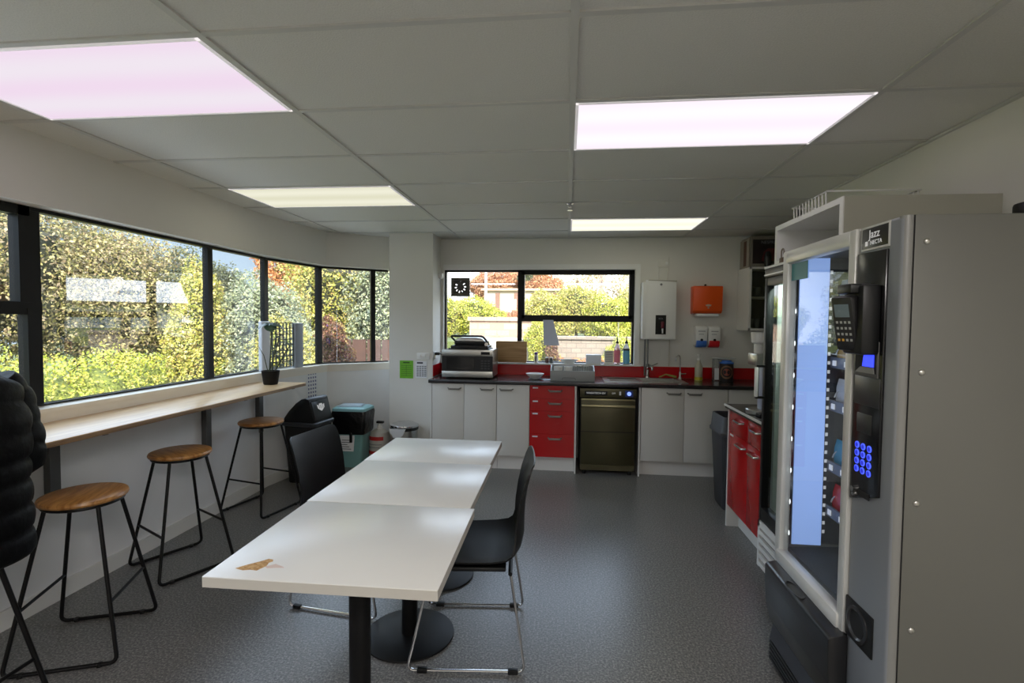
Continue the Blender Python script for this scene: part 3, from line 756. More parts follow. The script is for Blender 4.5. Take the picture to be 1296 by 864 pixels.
# notice hanging on the glass, vent fan, little sensor
solo('paper_notice', MB().prism([(-.262, 1.512), (-.150, 1.512), (-.078, 1.231), (-.250, 1.229)], 'y', YG-.036, YG-.033), paper_blue, 'grey blue paper notice hanging below the window bar', 'notice', (-.2, YG-.034, 1.37))
vf = Thing('window_vent', 'square dark vent set in the upper corner of the kitchen window', 'vent', (-1.20, YG-.01, 1.775))
vf.part('frame', MB().box((-1.305, YG-.03, 1.768), (-1.09, YG-.006, 1.80), .003).box((-1.305, YG-.03, 1.945), (-1.09, YG-.006, 1.978), .003).box((-1.305, YG-.03, 1.80), (-1.273, YG-.006, 1.945), .003).box((-1.122, YG-.03, 1.80), (-1.09, YG-.006, 1.945), .003), M('vent_olive', S(74, 70, 58), .5))
m = MB(); cxv, czv = -1.1975, 1.8725
def sq(a): # point on the square opening at angle a
    c_, s_ = math.cos(a), math.sin(a); k = .076/max(abs(c_), abs(s_)); return (cxv+k*c_, czv+k*s_)
for k in range(16):
    a0, a1 = 2*math.pi*k/16, 2*math.pi*(k+1)/16
    m.prism([(cxv+.064*math.cos(a0), czv+.064*math.sin(a0)), sq(a0), sq(a1), (cxv+.064*math.cos(a1), czv+.064*math.sin(a1))], 'y', YG-.024, YG-.014)
for k in range(10):
    if k in (2, 3): a0, a1 = 2*math.pi*k/10, 2*math.pi*(k+1)/10
    else: a0, a1 = 2*math.pi*(k+.30)/10, 2*math.pi*(k+1)/10
    m.prism([(cxv+r*math.cos(a), czv+r*math.sin(a)) for r, a in ((.036, a0), (.066, a0), (.066, a1), (.036, a1))], 'y', YG-.022, YG-.014)
m.cyl((cxv, YG-.026, czv), (cxv, YG-.012, czv), .042, seg=24)
vf.part('shutter_disc', m, M('vent_dark', S(46, 44, 38), .5))
solo('motion_sensor', MB().box((-1.408, 5.47, 1.955), (-1.365, 5.53, 2.02), .012), white_plastic, 'small white motion sensor high on the column side', 'sensor', (-1.385, 5.5, 1.98))

# ---- wall mounted fittings
bo = Thing('water_boiler', 'white wall mounted boiling water unit with a black tap panel', 'boiler', (.95, YB, 1.315))
BX, BXb = .783, 1.122
bo.part('housing', MB().box((BX, 5.41, 1.318), (BXb, YB, 1.915), .008), white_plastic)
bo.part('front_cover', MB().prism([(BX+.03, 5.412), (BX+.06, 5.398), (BXb-.06, 5.398), (BXb, 5.412), (BXb, 5.43), (BX+.03, 5.43)], 'z', 1.33, 1.935), white_plastic)
bo.part('top_lip', MB().prism([(BX+.06, 1.936), (BXb, 1.93), (BXb, 1.918), (BX+.05, 1.93)], 'y', 5.394, 5.5), M('lip_grey', S(170, 166, 152), .5))
tp = bo.part('tap_panel', MB().box((.915, 5.394, 1.372), (1.022, 5.40, 1.572), .002), dark)
bo.part('tap_lever', MB().box((.968, 5.372, 1.435), (.998, 5.396, 1.505), .006), M('dark_red', S(96, 18, 34), .4), tp)
bo.part('tap_spout', MB().tube([(.98, 5.395, 1.435), (.98, 5.36, 1.425), (.98, 5.35, 1.385)], [.014, .013, .009], 10), chrome, tp)
text('BOIL', .022, grey_ink, bo.o, (.968-.95, 5.3935-YB, 1.535-1.315), (R(90), 0, 0), 'lettering')
bo.part('badge', MB().cyl((.965, 5.392, 1.888), (.965, 5.40, 1.888), .012, seg=14), grey_ink)
bo.part('supply_pipe', MB().tube([(.828, 5.5, 1.32), (.828, 5.5, .99), (.832, 5.52, .93)], .009, 8), M('pipe_grey', S(120, 122, 120), .35, metal=.6))
bo.part('supply_pipe', MB().tube([(.858, 5.5, 1.32), (.858, 5.5, 1.02)], .008, 8), bpy.data.materials['pipe_grey'])
bo.part('drain_pipe', MB().tube([(1.09, 5.55, 1.32), (1.09, 5.56, 1.03)], .006, 8), M('pipe_cream', S(190, 184, 168), .5))
ol = Thing('wall_outlet', 'cream surface outlet and conduit above the water boiler', 'outlet', (1.02, YB, 2.1))
ol.part('plate', MB().box((.955, YB-.012, 2.085), (1.075, YB, 2.16), .003), wall_m)
ol.part('rocker', MB().box((1.035, YB-.018, 2.11), (1.06, YB-.01, 2.14), .002), trim_m)
ol.part('conduit', MB().tube([(1.075, YB-.008, 2.19), (1.075, YB-.008, 2.10), (1.05, YB-.008, 1.94)], .005, 6).tube([(.965, YB-.008, 2.09), (.965, YB-.008, 1.94)], .004, 6), wall_m)
td = Thing('towel_dispenser', 'bright orange paper towel dispenser on the wall', 'dispenser', (1.45, YB, 1.56))
td.part('cover', MB().prism([(YB, 1.878), (5.455, 1.878), (5.445, 1.868), (5.455, 1.62), (5.48, 1.596), (YB, 1.590)], 'x', 1.303, 1.597, bev=.006), orange_m)
td.part('lens_window', MB().prism([(1.436, 1.668), (1.475, 1.668), (1.486, 1.682), (1.455, 1.690), (1.425, 1.682)], 'y', 5.444, 5.452).cyl((1.455, 5.446, 1.652), (1.455, 5.456, 1.652), .008, seg=12), M('lens_grey', S(196, 170, 150), .3))
td.part('paper_tongue', MB().box((1.34, 5.47, 1.563), (1.565, 5.555, 1.592), .006), paper)
td.part('lock', MB().cyl((1.45, YB, 1.895), (1.45, YB-.02, 1.895), .010, seg=10), black_plastic)
for i, (x, m_, lab) in enumerate(((1.402, blue_m, 'soap dispenser with the blue push pad on the wall'), (1.532, redp_m, 'soap dispenser with the red push pad on the wall'))):
    t = Thing('soap_dispenser', lab, 'dispenser', (x, YB, 1.235), group='wall soap dispensers')
    t.part('cover', MB().prism([(YB+.002, 1.465), (5.50, 1.462), (5.47, 1.44), (5.475, 1.30), (5.50, 1.255), (YB+.002, 1.25)], 'x', x-.060, x+.060, bev=.012), white_plastic)
    t.part('push_pad', MB().prism([(5.472, 1.312), (5.462, 1.302), (5.470, 1.255), (5.50, 1.238), (5.54, 1.238), (5.54, 1.312)], 'x', x-.052, x+.052, bev=.012), m_)
    t.part('nozzle', MB().cyl((x, 5.48, 1.318), (x, 5.466, 1.318), .014, seg=14), black_plastic)
    t.part('print', MB().box((x-.036, 5.4700, 1.405), (x+.036, 5.4745, 1.412)).box((x-.03, 5.4700, 1.375), (x+.02, 5.4745, 1.380)), grey_ink)
# things on the column
gs = Thing('green_notice', 'bright green notice sheet on the column', 'notice', (-1.69, 5.235, .875))
gs.part('sheet', MB().box((-1.763, 5.232, .876), (-1.616, 5.2365, 1.066)), green_m)
m = MB().box((-1.725, 5.231, 1.038), (-1.655, 5.2325, 1.052))
for i in range(6): m.box((-1.745, 5.231, .905+i*.021), (-1.635, 5.2325, .908+i*.021))
m.box((-1.693, 5.231, .90), (-1.690, 5.2325, 1.02))
gs.part('print', m, M('dark_green_ink', S(44, 84, 14), .7))
ws = Thing('grey_notice', 'grey printed notice sheet beside the green one', 'notice', (-1.53, 5.235, .886))
ws.part('sheet', MB().box((-1.592, 5.232, .884), (-1.468, 5.2365, 1.06)), paper)
m = MB().box((-1.575, 5.231, 1.035), (-1.51, 5.2325, 1.052))
ws.part('heading', m, ink)
m = MB()
for x in (-1.578, -1.55, -1.522, -1.495):
    for i in range(6): m.box((x, 5.231, .90+i*.020), (x+.022, 5.2325, .912+i*.020))
ws.part('print', m, grey_ink)
sw = Thing('light_switch', 'white double light switch on the column', 'switch', (-1.5, 5.235, 1.08))
sw.part('plate', MB().box((-1.575, 5.225, 1.082), (-1.436, 5.235, 1.152), .003), white_plastic)
for x in (-1.54, -1.49): sw.part('rocker', MB().box((x-.012, 5.219, 1.10), (x+.012, 5.226, 1.134), .002), trim_m)
ca = Thing('wall_calendar', 'white sheet of small printed icons on the curved wall', 'poster', (-2.535, 4.86, .73))
d0 = (Vector((-2.5, 5.08))-Vector((-2.65, 4.22))).normalized(); nrm = Vector((d0.y, -d0.x))
def onw(s_, z, o_=.003):
    p = Vector((-2.65, 4.22))+d0*s_+nrm*o_; return (p.x, p.y, z)
S0, S1 = .545, .715
ca.part('sheet', MB().quad([onw(S0, .70), onw(S1, .70), onw(S1, .985), onw(S0, .985)]), paper, smooth=0)
m = MB()
for i in range(4):
    for j in range(7):
        a = S0+.022+i*.035; z = .715+j*.037
        m.quad([onw(a, z, .005), onw(a+.018, z, .005), onw(a+.018, z+.018, .005), onw(a, z+.018, .005)])
ca.part('print', m, M('blue_ink', S(92, 100, 140), .7), smooth=0)
#@@PART3
# ------------------------------------------------------------------ bins by the column
sbn = Thing('swing_bin', 'black swing top rubbish bin with a white emblem, by the curved wall', 'bin', (-2.375, 4.46, 0), R(-7), local=True)
def rrect(w, d, z, r=.04, n=4):
    pts = []
    for cx_, cy_, a0 in ((w/2-r, d/2-r, 0), (-w/2+r, d/2-r, 90), (-w/2+r, -d/2+r, 180), (w/2-r, -d/2+r, 270)):
        for k in range(n+1):
            a = R(a0+90*k/n); pts.append((cx_+r*math.cos(a), cy_+r*math.sin(a), z))
    return pts
sbn.part('bin_body', MB().rings([rrect(.27, .25, 0), rrect(.275, .255, .01), rrect(.325, .305, .53)]), black_plastic)
sbn.part('rim', MB().rings([rrect(.335, .315, .525), rrect(.352, .332, .53), rrect(.355, .335, .555), rrect(.335, .315, .562)]), M('rim_black', S(44, 46, 50), .4))
prof = [(-.165, .56), (-.150, .60), (-.10, .665), (-.03, .735), (.03, .775), (.07, .782), (.095, .775), (.105, .76), (.155, .56)]
sbn.part('hood', MB().prism([(p[0], p[1]) for p in prof], 'y', -.148, .148, bev=.012), black_plastic)
fl = sbn.part('flap', MB().prism([(.1505, .585), (.1105, .745), (.1145, .746), (.1545, .586)], 'y', -.125, .125, bev=.002), M('flap_black', S(26, 28, 32), .3))
m = MB(); cz_ = .69
def onf(y, z): # a point on the flap face
    return (.1558+(.586-z)*(.04/.16), y, z)
shield = [(-.055, .715), (-.03, .705), (-.02, .72), (.02, .72), (.03, .705), (.055, .715), (.05, .68), (.02, .662), (0, .652), (-.02, .662), (-.05, .68)]
m.quad([onf(*p) for p in shield])
sbn.part('emblem', m, rail_m, fl, smooth=0)
m = MB()
for y in (-.032, -.012, .008, .028):
    m.quad([tuple(Vector(onf(y+a, z))+Vector((.0012, 0, .0003))) for a, z in ((0, .708), (.004, .708), (.008, .676), (.004, .676))])
sbn.part('emblem_strokes', m, dark, fl, smooth=0)

tbn = Thing('compost_bin', 'teal kitchen bin with a black liner folded over its top', 'bin', (-2.17, 4.98, 0))
def rr(w, d, z, c=(-2.17, 4.985), r=.03): return [(c[0]+p[0], c[1]+p[1], p[2]) for p in rrect(w, d, z, r)]
tbn.part('bin_body', MB().rings([rr(.24, .20, 0), rr(.25, .21, .02), rr(.31, .25, .54)]), teal_m)
tbn.part('bin_liner', MB().rings([rr(.318, .258, .34), rr(.335, .272, .36), rr(.345, .275, .46), rr(.362, .285, .55), rr(.35, .275, .572)]), bag_m)
tbn.part('lid', MB().rings([rr(.345, .27, .572), rr(.352, .275, .58), rr(.345, .27, .60), rr(.30, .23, .612)]), teal_lid)
tbn.part('label_panel', MB().prism([(-2.255, .17), (-2.115, .17), (-2.108, .335), (-2.262, .335)], 'y', 4.862, 4.866, ).rot(R(-4.5), 'X', (0, 4.864, .25)), paper)
m = MB()
for i in range(5): m.box((-2.24, 4.859, .19+i*.022), (-2.14-(i % 3)*.02, 4.8605, .196+i*.022))
tbn.part('print', m.rot(R(-4.5), 'X', (0, 4.86, .25)), ink)
tbn.part('liner_tail', MB().box((-2.155, 4.845, .26), (-2.125, 4.855, .36), .004), bag_m)
pz = .6125
solo('paper_stack', MB().box((-2.30, 4.89, pz), (-2.06, 5.06, pz+.006), .001).box((-2.29, 4.90, pz+.006), (-2.07, 5.05, pz+.014), .001).rot(R(6), 'Z', (-2.18, 4.97, pz)), M('pale_blue_paper', S(196, 218, 232), .6), 'pale blue papers lying on the teal bin lid', 'papers', (-2.18, 4.97, pz))

jg = Thing('detergent_jug', 'cloudy plastic detergent jug with red labels, beside the teal bin', 'jug', (-1.945, 5.13, 0))
J = (-1.945, 5.13, 0)
jg.part('jug_body', MB().lathe([(0, 0), (.095, 0), (.106, .012), (.108, .12), (.104, .15), (.108, .18), (.106, .28), (.09, .32), (.05, .345), (.028, .35)], J, 28), jug_m)
def band(mb, r, z0, z1, a0, a1, n=12):
    for k in range(n):
        p, q = R(a0+(a1-a0)*k/n), R(a0+(a1-a0)*(k+1)/n)
        mb.quad([(J[0]+r*math.cos(p), J[1]+r*math.sin(p), z0), (J[0]+r*math.cos(q), J[1]+r*math.sin(q), z0), (J[0]+r*math.cos(q), J[1]+r*math.sin(q), z1), (J[0]+r*math.cos(p), J[1]+r*math.sin(p), z1)])
    return mb
jg.part('label_band', band(band(MB(), .1095, .245, .285, -160, -50), .1095, .10, .135, -160, -30), M('red_label', S(190, 44, 40), .5), smooth=0)
jg.part('label_print', band(band(MB(), .1096, .20, .206, -150, -60), .1096, .17, .176, -150, -70), grey_ink, smooth=0)
jg.part('pump', MB().lathe([(.028, .35), (.028, .375), (.012, .38), (.012, .41), (0, .41)], J, 16), white_plastic)
jg.part('pump_head', MB().box((J[0]-.035, J[1]-.02, .408), (J[0]+.045, J[1]+.02, .432), .008), black_plastic)
pb = Thing('pedal_bin', 'small round stainless pedal bin against the column', 'bin', (-1.66, 5.075, 0))
C_ = (-1.66, 5.075, 0)
pb.part('bin_body', MB().lathe([(0, 0), (.135, 0), (.138, .01), (.138, .385), (.13, .39)], C_, 40), steel)
pb.part('rim', MB().lathe([(.140, .365), (.145, .37), (.145, .395), (.138, .40)], C_, 40, cap=False), black_plastic)
pb.part('lid', MB().lathe([(.146, .398), (.148, .404), (.144, .418), (.11, .432), (.05, .438), (0, .44)], C_, 40, cap=False), chrome)
pb.part('inner_liner', MB().prism([(-1.775, .395), (-1.60, .395), (-1.63, .33), (-1.68, .29), (-1.73, .31)], 'y', 4.925, 4.933), M('liner_white', S(216, 220, 222), .5))
pb.part('pedal', MB().box((-1.69, 4.90, .01), (-1.63, 4.96, .022), .004), black_plastic)

# ------------------------------------------------------------------ plant and grid panel on the ledge
P0 = (-2.445, 3.97, BZ)
pl = Thing('potted_orchid', 'sparse potted orchid in a black pot on the bench end', 'plant', P0)
pl.part('pot', MB().lathe([(0, 0), (.052, 0), (.056, .006), (.070, .108), (.072, .115), (.066, .115), (.06, .09), (0, .088)], P0, 28, cap=False), M('pot_black', S(13, 13, 14), .6, spec=.2))
pl.part('compost', MB().lathe([(.062, .086), (.04, .095), (0, .098)], P0, 20, cap=False), M('bark', S(62, 46, 34), .9, bump=1, bscale=80))
def leaf(base, tip, w, droop):
    b, t_ = Vector(base), Vector(tip); d = t_-b; sd = d.cross(Vector((0, 0, 1))).normalized(); rows = []
    for k in range(9):
        q = k/8; c = b+d*q-Vector((0, 0, droop*q*q)); ww = w*max(0, math.sin(math.pi*min(1, .06+.94*q)))**.6+.001
        rows.append([c-sd*ww-Vector((0, 0, ww*.45)), c, c+sd*ww-Vector((0, 0, ww*.45))])
    return MB().rings(rows, closed=False)
X, Y, Z = P0
stem_pts = [(X-.01, Y, Z+.09), (X-.005, Y+.01, Z+.25), (X+.01, Y+.0, Z+.42), (X+.005, Y-.01, Z+.515)]
pl.part('stem', MB().tube(stem_pts, [.007, .006, .005, .004], 8), stem_m)
pl.part('stem', MB().tube([(X+.01, Y, Z+.09), (X+.03, Y, Z+.26), (X+.02, Y+.05, Z+.39), (X+.04, Y+.08, Z+.40)], [.006, .005, .004, .004], 8), stem_m)
pl.part('stem', MB().tube([(X-.02, Y, Z+.09), (X-.045, Y-.02, Z+.24), (X-.075, Y-.06, Z+.33)], [.004, .003, .0015], 8), stem_m)
pl.part('support_stake', MB().tube([(X-.02, Y+.01, Z+.09), (X+.06, Y+.05, Z+.42)], .005, 6), stem_m)
pl.part('support_stake', MB().tube([(X+.02, Y+.02, Z+.10), (X+.30, Y+.02, Z+.13)], .005, 6).rot(R(-52), 'Y', (X+.02, Y+.02, Z+.10)), stem_m)
for b, t_, w, dr in (((X+.005, Y-.01, Z+.50), (X+.095, Y+.05, Z+.56), .048, .10), ((X+.005, Y-.01, Z+.505), (X-.075, Y-.06, Z+.555), .046, .10), ((X+.0, Y, Z+.50), (X+.05, Y-.08, Z+.55), .046, .11), ((X, Y, Z+.50), (X-.02, Y+.09, Z+.56), .040, .06)):
    pl.part('leaf', leaf(b, t_, w, dr), leaf_pot)
for b, t_, w in (((X+.02, Y+.05, Z+.385), (X+.085, Y+.07, Z+.40), .014), ((X+.02, Y+.05, Z+.38), (X-.02, Y+.02, Z+.385), .012)):
    pl.part('leaf', leaf(b, t_, w, .01), leaf_pot)
gp = Thing('grid_panel', 'pale upright panel with an open grid in its middle, on the window ledge', 'panel', onw(.28, SILL, -.055))
pm = M('panel_white', S(214, 220, 230), .4); pg_ = M('panel_grey', S(150, 160, 172), .5)
def slab(mb, s0, s1, z0, z1, o0=-.06, o1=-.045, bev=.004):
    a, b, c, d = onw(s0, 0, o0), onw(s1, 0, o0), onw(s1, 0, o1), onw(s0, 0, o1)
    return mb.prism([p[:2] for p in (a, b, c, d)], 'z', z0, z1, bev=bev)
gp.part('side_panel', slab(MB(), .0, .105, SILL, SILL+.45, -.075, -.03, .012), pm)
gp.part('side_panel', slab(MB(), .43, .55, SILL, SILL+.435, -.075, -.03, .012), pg_)
m = MB()
for i in range(8): slab(m, .105+i*.046-.004, .105+i*.046+.004, SILL+.02, SILL+.43, -.058, -.048, 0)
for i in range(9): slab(m, .105, .43, SILL+.02+i*.052-.004, SILL+.02+i*.052+.004, -.056, -.050, 0)
gp.part('grid', m, M('grid_dark', S(64, 72, 70), .5))

# ------------------------------------------------------------------ right hand side: red cabinet, fridge, cubby
rc = Thing('side_cabinet', 'bright red side cabinet with drawers and doors next to the drinks fridge', 'cabinet', (1.48, 3.45, 0))
XF = 1.19
rc.part('carcass', MB().box((XF+.02, 3.062, .15), (XR-.005, 3.835, .868)), cab_carcass)
rc.part('kickboard', MB().box((XF+.085, 3.06, 0), (XF+.10, 3.84, .15)), cab_carcass)
rc.part('end_panel', MB().box((XF-.002, 3.838, 0), (XR-.005, 3.855, .868)), cab_carcass)
def vhandle(y0, y1, z):
    m = MB(); L = fillet([(XF, y0, z+.006), (XF-.026, y0+.012, z), (XF-.026, y1-.012, z), (XF, y1, z+.006)], .012, 4)
    return m.tube(L, .0065, 8)
for y0, y1, hy, dh in ((3.062, 3.447, (3.22, 3.36), (3.255, 3.395)), (3.451, 3.836, (3.52, 3.68), (3.475, 3.64))):
    d = rc.part('drawer', MB().box((XF, y0, .712), (XF+.018, y1, .866), .0015), cab_red); rc.part('handle', vhandle(*hy, .815), chrome, d)
    d = rc.part('door', MB().box((XF, y0, .165), (XF+.018, y1, .708), .0015), cab_red); rc.part('handle', vhandle(*dh, .655), chrome, d)
rc.part('label_sticker', MB().box((XF-.001, 3.73, .684), (XF+.001, 3.80, .698)), paper)
sw_ = Thing('side_worktop', 'short dark worktop with a white front edge on the red cabinet', 'worktop', (1.47, 3.45, .87))
sw_.part('top', MB().box((XF-.02, 3.05, .872), (XR-.002, 3.87, .902)), top_black)
sw_.part('edge_strip', MB().box((XF-.026, 3.05, .888), (XF-.02, 3.875, .903)).box((XF-.026, 3.87, .888), (XR-.002, 3.876, .903)), trim_m)
cm = Thing('coffee_machine', 'silver and black coffee machine half hidden behind the drinks fridge', 'coffee machine', (1.42, 3.44, .902))
cm.part('housing', MB().box((1.30, 3.32, .92), (1.62, 3.60, 1.30), .02), grey_plastic)
cm.part('brew_head', MB().box((1.205, 3.38, 1.22), (1.34, 3.54, 1.30), .012), steel)
cm.part('hopper', MB().lathe([(.03, .40), (.03, .46), (.045, .47), (.05, .535), (0, .535)], (1.245, 3.45, .90), 20), white_plastic)
cm.part('lever', MB().cyl((1.245, 3.45, 1.30), (1.245, 3.45, 1.38), .02, seg=14), black_plastic)
cm.part('column', MB().box((1.255, 3.41, .93), (1.31, 3.49, 1.22), .01), M('machine_blue_grey', S(164, 172, 196), .4))
cm.part('drip_tray', MB().lathe([(0, 0), (.085, 0), (.09, .006), (.09, .028), (.085, .034), (0, .03)], (1.27, 3.46, .902), 30), steel)
cm.part('base', MB().box((1.215, 3.32, .902), (1.62, 3.60, .925), .008), black_plastic)

fg = Thing('drinks_fridge', 'tall glass door drinks fridge with white louvred base, behind the vending machine', 'fridge', (1.43, 2.7, 0))
FX, FY0, FY1, FT = 1.10, 2.42, 2.985, 1.806
w_in = M('fridge_inside', S(196, 206, 200), .6)
m = MB().box((FX+.06, FY0, .10), (XR-.01, FY0+.03, FT)).box((FX+.06, FY1-.03, .10), (XR-.01, FY1, FT)).box((XR-.05, FY0, .10), (XR-.01, FY1, FT)).box((FX+.06, FY0, FT-.03), (XR-.01, FY1, FT)).box((FX+.06, FY0, .10), (XR-.01, FY1, .44))
fg.part('cabinet', m, w_in)
m = MB().box((FX, FY1-.032, .385), (FX+.05, FY1, 1.745), .004).box((FX, FY0, .385), (FX+.05, FY0+.05, 1.745), .004).box((FX, FY0+.05, .385), (FX+.05, FY1-.032, .46), .004).box((FX, FY0+.05, 1.70), (FX+.05, FY1-.032, 1.745), .004)
dr = fg.part('door', m, black_plastic)
fg.part('door_glass', MB().quad([(FX+.02, FY0+.05, .46), (FX+.02, FY1-.032, .46), (FX+.02, FY1-.032, 1.70), (FX+.02, FY0+.05, 1.70)]), fglass, dr, smooth=0)
fg.part('handle', MB().box((FX-.055, FY1-.055, 1.085), (FX-.04, FY1-.03, 1.25), .004), white_plastic, dr, label='white door handle')
fg.part('handle_bracket', MB().box((FX-.05, FY1-.05, 1.25), (FX, FY1-.03, 1.262)).box((FX-.05, FY1-.05, 1.075), (FX, FY1-.03, 1.088)).box((FX-.042, FY1-.045, 1.085), (FX-.034, FY1-.032, 1.25)), black_plastic, dr)
fg.part('header', MB().box((FX-.003, FY0, 1.748), (FX+.06, FY1, FT), .004), black_plastic)
fg.part('header_trim', MB().box((FX-.006, FY0, 1.796), (FX+.0, FY1, FT+.001)).box((FX-.006, FY0, 1.757), (FX, FY1, 1.764)), alu)
fg.part('louvre_back', MB().box((FX+.016, FY0+.002, .12), (FX+.06, FY1-.002, .382)), dark)
m = MB().box((FX-.002, FY1-.025, .12), (FX+.02, FY1, .382)).box((FX-.002, FY0, .12), (FX+.02, FY0+.03, .382)).box((FX-.002, FY0, .345), (FX+.02, FY1, .382))
for i in range(5): m.prism([(FX-.002, .125+i*.045), (FX+.013, .140+i*.045), (FX+.013, .150+i*.045), (FX-.002, .149+i*.045)], 'y', FY0+.03, FY1-.025)
fg.part('louvre_panel', m, white_plastic)
for y in (FY0+.05, FY1-.05): fg.part('foot', MB().cyl((FX+.06, y, 0), (FX+.06, y, .12), .018, seg=12), white_plastic)
for i, z in enumerate((.72, .98, 1.22, 1.46)): fg.part('shelf', MB().box((FX+.09, FY0+.035, z), (XR-.06, FY1-.035, z+.01)), M('shelf_wire_%d' % i, S(176, 184, 180), .4))
for i, (x, y, z, c_) in enumerate(((1.25, 2.86, 1.231, (206, 198, 150)), (1.25, 2.76, 1.231, (222, 214, 190)), (1.27, 2.66, .991, (150, 160, 150)), (1.26, 2.86, 1.471, (200, 204, 206)), (1.24, 2.74, .731, (120, 132, 124)))):
    solo('food_tub', MB().lathe([(0, 0), (.04, 0), (.046, .09), (.048, .092), (.048, .104), (0, .105)], (x, y, z), 20), M('tub_%d' % i, S(*c_), .4),
         ['cream tub on the middle fridge shelf by the door edge', 'pale tub on the middle fridge shelf', 'grey tub on the second lowest fridge shelf', 'white tub on the top fridge shelf', 'dark grey tub on the lowest fridge shelf'][i], 'tub', (x, y, z), 'tubs in the drinks fridge')
cu = Thing('open_cubby', 'open fronted white cubby cupboard above the drinks fridge', 'cupboard', (1.47, 2.67, 1.83))
CX, CY0, CY1, CZ0, CZ1 = 1.16, 2.312, 3.02, 1.822, 2.036
cu.part('end_panel', MB().box((CX+.004, CY0, CZ0), (XR, CY0+.03, CZ1)), side_shaded, label='end panel with its shade painted in'); cu.part('front_edging', MB().box((CX, CY0, CZ0), (CX+.004, CY0+.03, CZ1)), trim_m); cu.part('end_panel', MB().box((CX, CY1-.03, CZ0), (XR, CY1, CZ1)), trim_m)
cu.part('top_panel', MB().box((CX, CY0+.03, CZ1-.026), (XR, CY1-.03, CZ1)), trim_m)
cu.part('bottom_panel', MB().box((CX, CY0+.03, CZ0), (XR, CY1-.03, CZ0+.02)), trim_m)
cu.part('back_panel', MB().box((XR-.02, CY0+.03, CZ0+.02), (XR, CY1-.03, CZ1-.026)), trim_m)
wr_ = Thing('wire_rack', 'wire rack standing on top of the white cubby', 'rack', (1.4, 2.7, CZ1))
m = MB(); ra = [(1.21, 2.56), (1.62, 2.56), (1.62, 2.93), (1.21, 2.93)]
for z in (CZ1+.006, CZ1+.082): m.tube([(*p, z) for p in ra], .0045, 6, loop=True)
wr_.part('rails', m, M('rack_wire', S(206, 206, 200), .45, metal=.1))
m = MB()
for i in range(11):
    y = 2.575+i*.034
    m.tube(fillet([(1.212, y, CZ1+.082), (1.215, y, CZ1+.006), (1.615, y, CZ1+.006), (1.618, y, CZ1+.082)], .02, 3), .0036, 6)
wr_.part('wires', m, bpy.data.materials['rack_wire'])
pk = Thing('padlock', 'open brown padlock resting on the drinks fridge', 'padlock', (1.13, 2.84, FT+.001))
pk.part('body', MB().box((1.12, 2.815, FT+.001), (1.138, 2.857, FT+.036), .004), M('padlock_brown', S(92, 70, 56), .45, metal=.4))
pk.part('shackle', MB().tube([(1.129, 2.85, FT+.034), (1.129, 2.85, FT+.055)]+[(1.129, 2.834+.016*math.cos(a), FT+.062+.020*math.sin(a)) for a in [i*math.pi/8 for i in range(9)]]+[(1.129, 2.818, FT+.05)], .0042, 8), M('shackle_steel', S(130, 122, 108), .35, metal=.8))
# wall cabinet with glass doors, on the back wall
gc = Thing('glass_wall_cabinet', 'white wall cabinet with a glass door, right of the dispensers', 'cabinet', (2.07, 5.42, 1.42))
GX_, GXb, GYf, GZ0, GZ1 = 1.782, 2.372, 5.25, 1.425, 2.05
for n_, a, b in (('side_panel', (GX_, GYf, GZ0), (GX_+.018, YB, GZ1)), ('side_panel', (GXb-.018, GYf, GZ0), (GXb, YB, GZ1)), ('top_panel', (GX_+.018, GYf, GZ1-.018), (GXb-.018, YB, GZ1)), ('bottom_panel', (GX_+.018, GYf, GZ0), (GXb-.018, YB, GZ0+.018)), ('shelf', (GX_+.018, GYf+.02, 1.745), (GXb-.018, YB, 1.76)), ('back_panel', (GX_+.018, YB-.012, GZ0+.018), (GXb-.018, YB-.002, GZ1-.018))):
    gc.part(n_, MB().box(a, b), cab_carcass if n_ != 'back_panel' else M('cab_back', S(120, 122, 112), .6))
m = MB().box((GX_, GYf-.018, GZ0), (GX_+.02, GYf-.001, GZ1)).box((GXb-.02, GYf-.018, GZ0), (GXb, GYf-.001, GZ1)).box((GX_, GYf-.018, GZ0), (GXb, GYf-.001, GZ0+.02)).box((GX_, GYf-.018, GZ1-.02), (GXb, GYf-.001, GZ1))
d = gc.part('door', m, cab_carcass)
gc.part('door_glass', MB().quad([(GX_+.02, GYf-.01, GZ0+.02), (GXb-.02, GYf-.01, GZ0+.02), (GXb-.02, GYf-.01, GZ1-.02), (GX_+.02, GYf-.01, GZ1-.02)]), M_glass('smoked_glass', (.55, .58, .52), .9), d, smooth=0)
k = 0
for z in (GZ0+.019, 1.761):
    for i in range(4):
        x, y = 1.84+i*.075, 5.36+.03*(i % 2)
        solo('drinking_glass', MB().lathe([(.024, 0), (.03, .10), (.028, .10), (.022, .006), (0, .006)], (x, y, z), 16, cap=False), clear_m, 'clear drinking glass on the %s of the glass wall cabinet' % ('bottom' if k < 4 else 'middle shelf'), 'glass', (x, y, z), 'glasses on the bottom of the wall cabinet' if k < 4 else 'glasses on the middle shelf of the wall cabinet'); k += 1
bx_ = Thing('appliance_box', 'large dark printed appliance box on top of the glass wall cabinet', 'box', (2.05, 5.42, GZ1))
bx_.part('carton', MB().box((1.80, 5.272, GZ1+.001), (2.25, 5.55, GZ1+.305), .003), M('carton_grey', S(120, 114, 104), .6))
pf = bx_.part('printed_face', MB().box((1.818, 5.268, GZ1+.035), (2.235, 5.273, GZ1+.272)), M('carton_dark', S(24, 12, 14), .4))
bx_.part('picture', MB().prism([(1.90, GZ1+.06), (2.06, GZ1+.06), (2.06, GZ1+.14), (2.02, GZ1+.185), (1.96, GZ1+.185), (1.92, GZ1+.15)], 'y', 5.266, 5.269), M('carton_red', S(84, 26, 30), .5), pf)
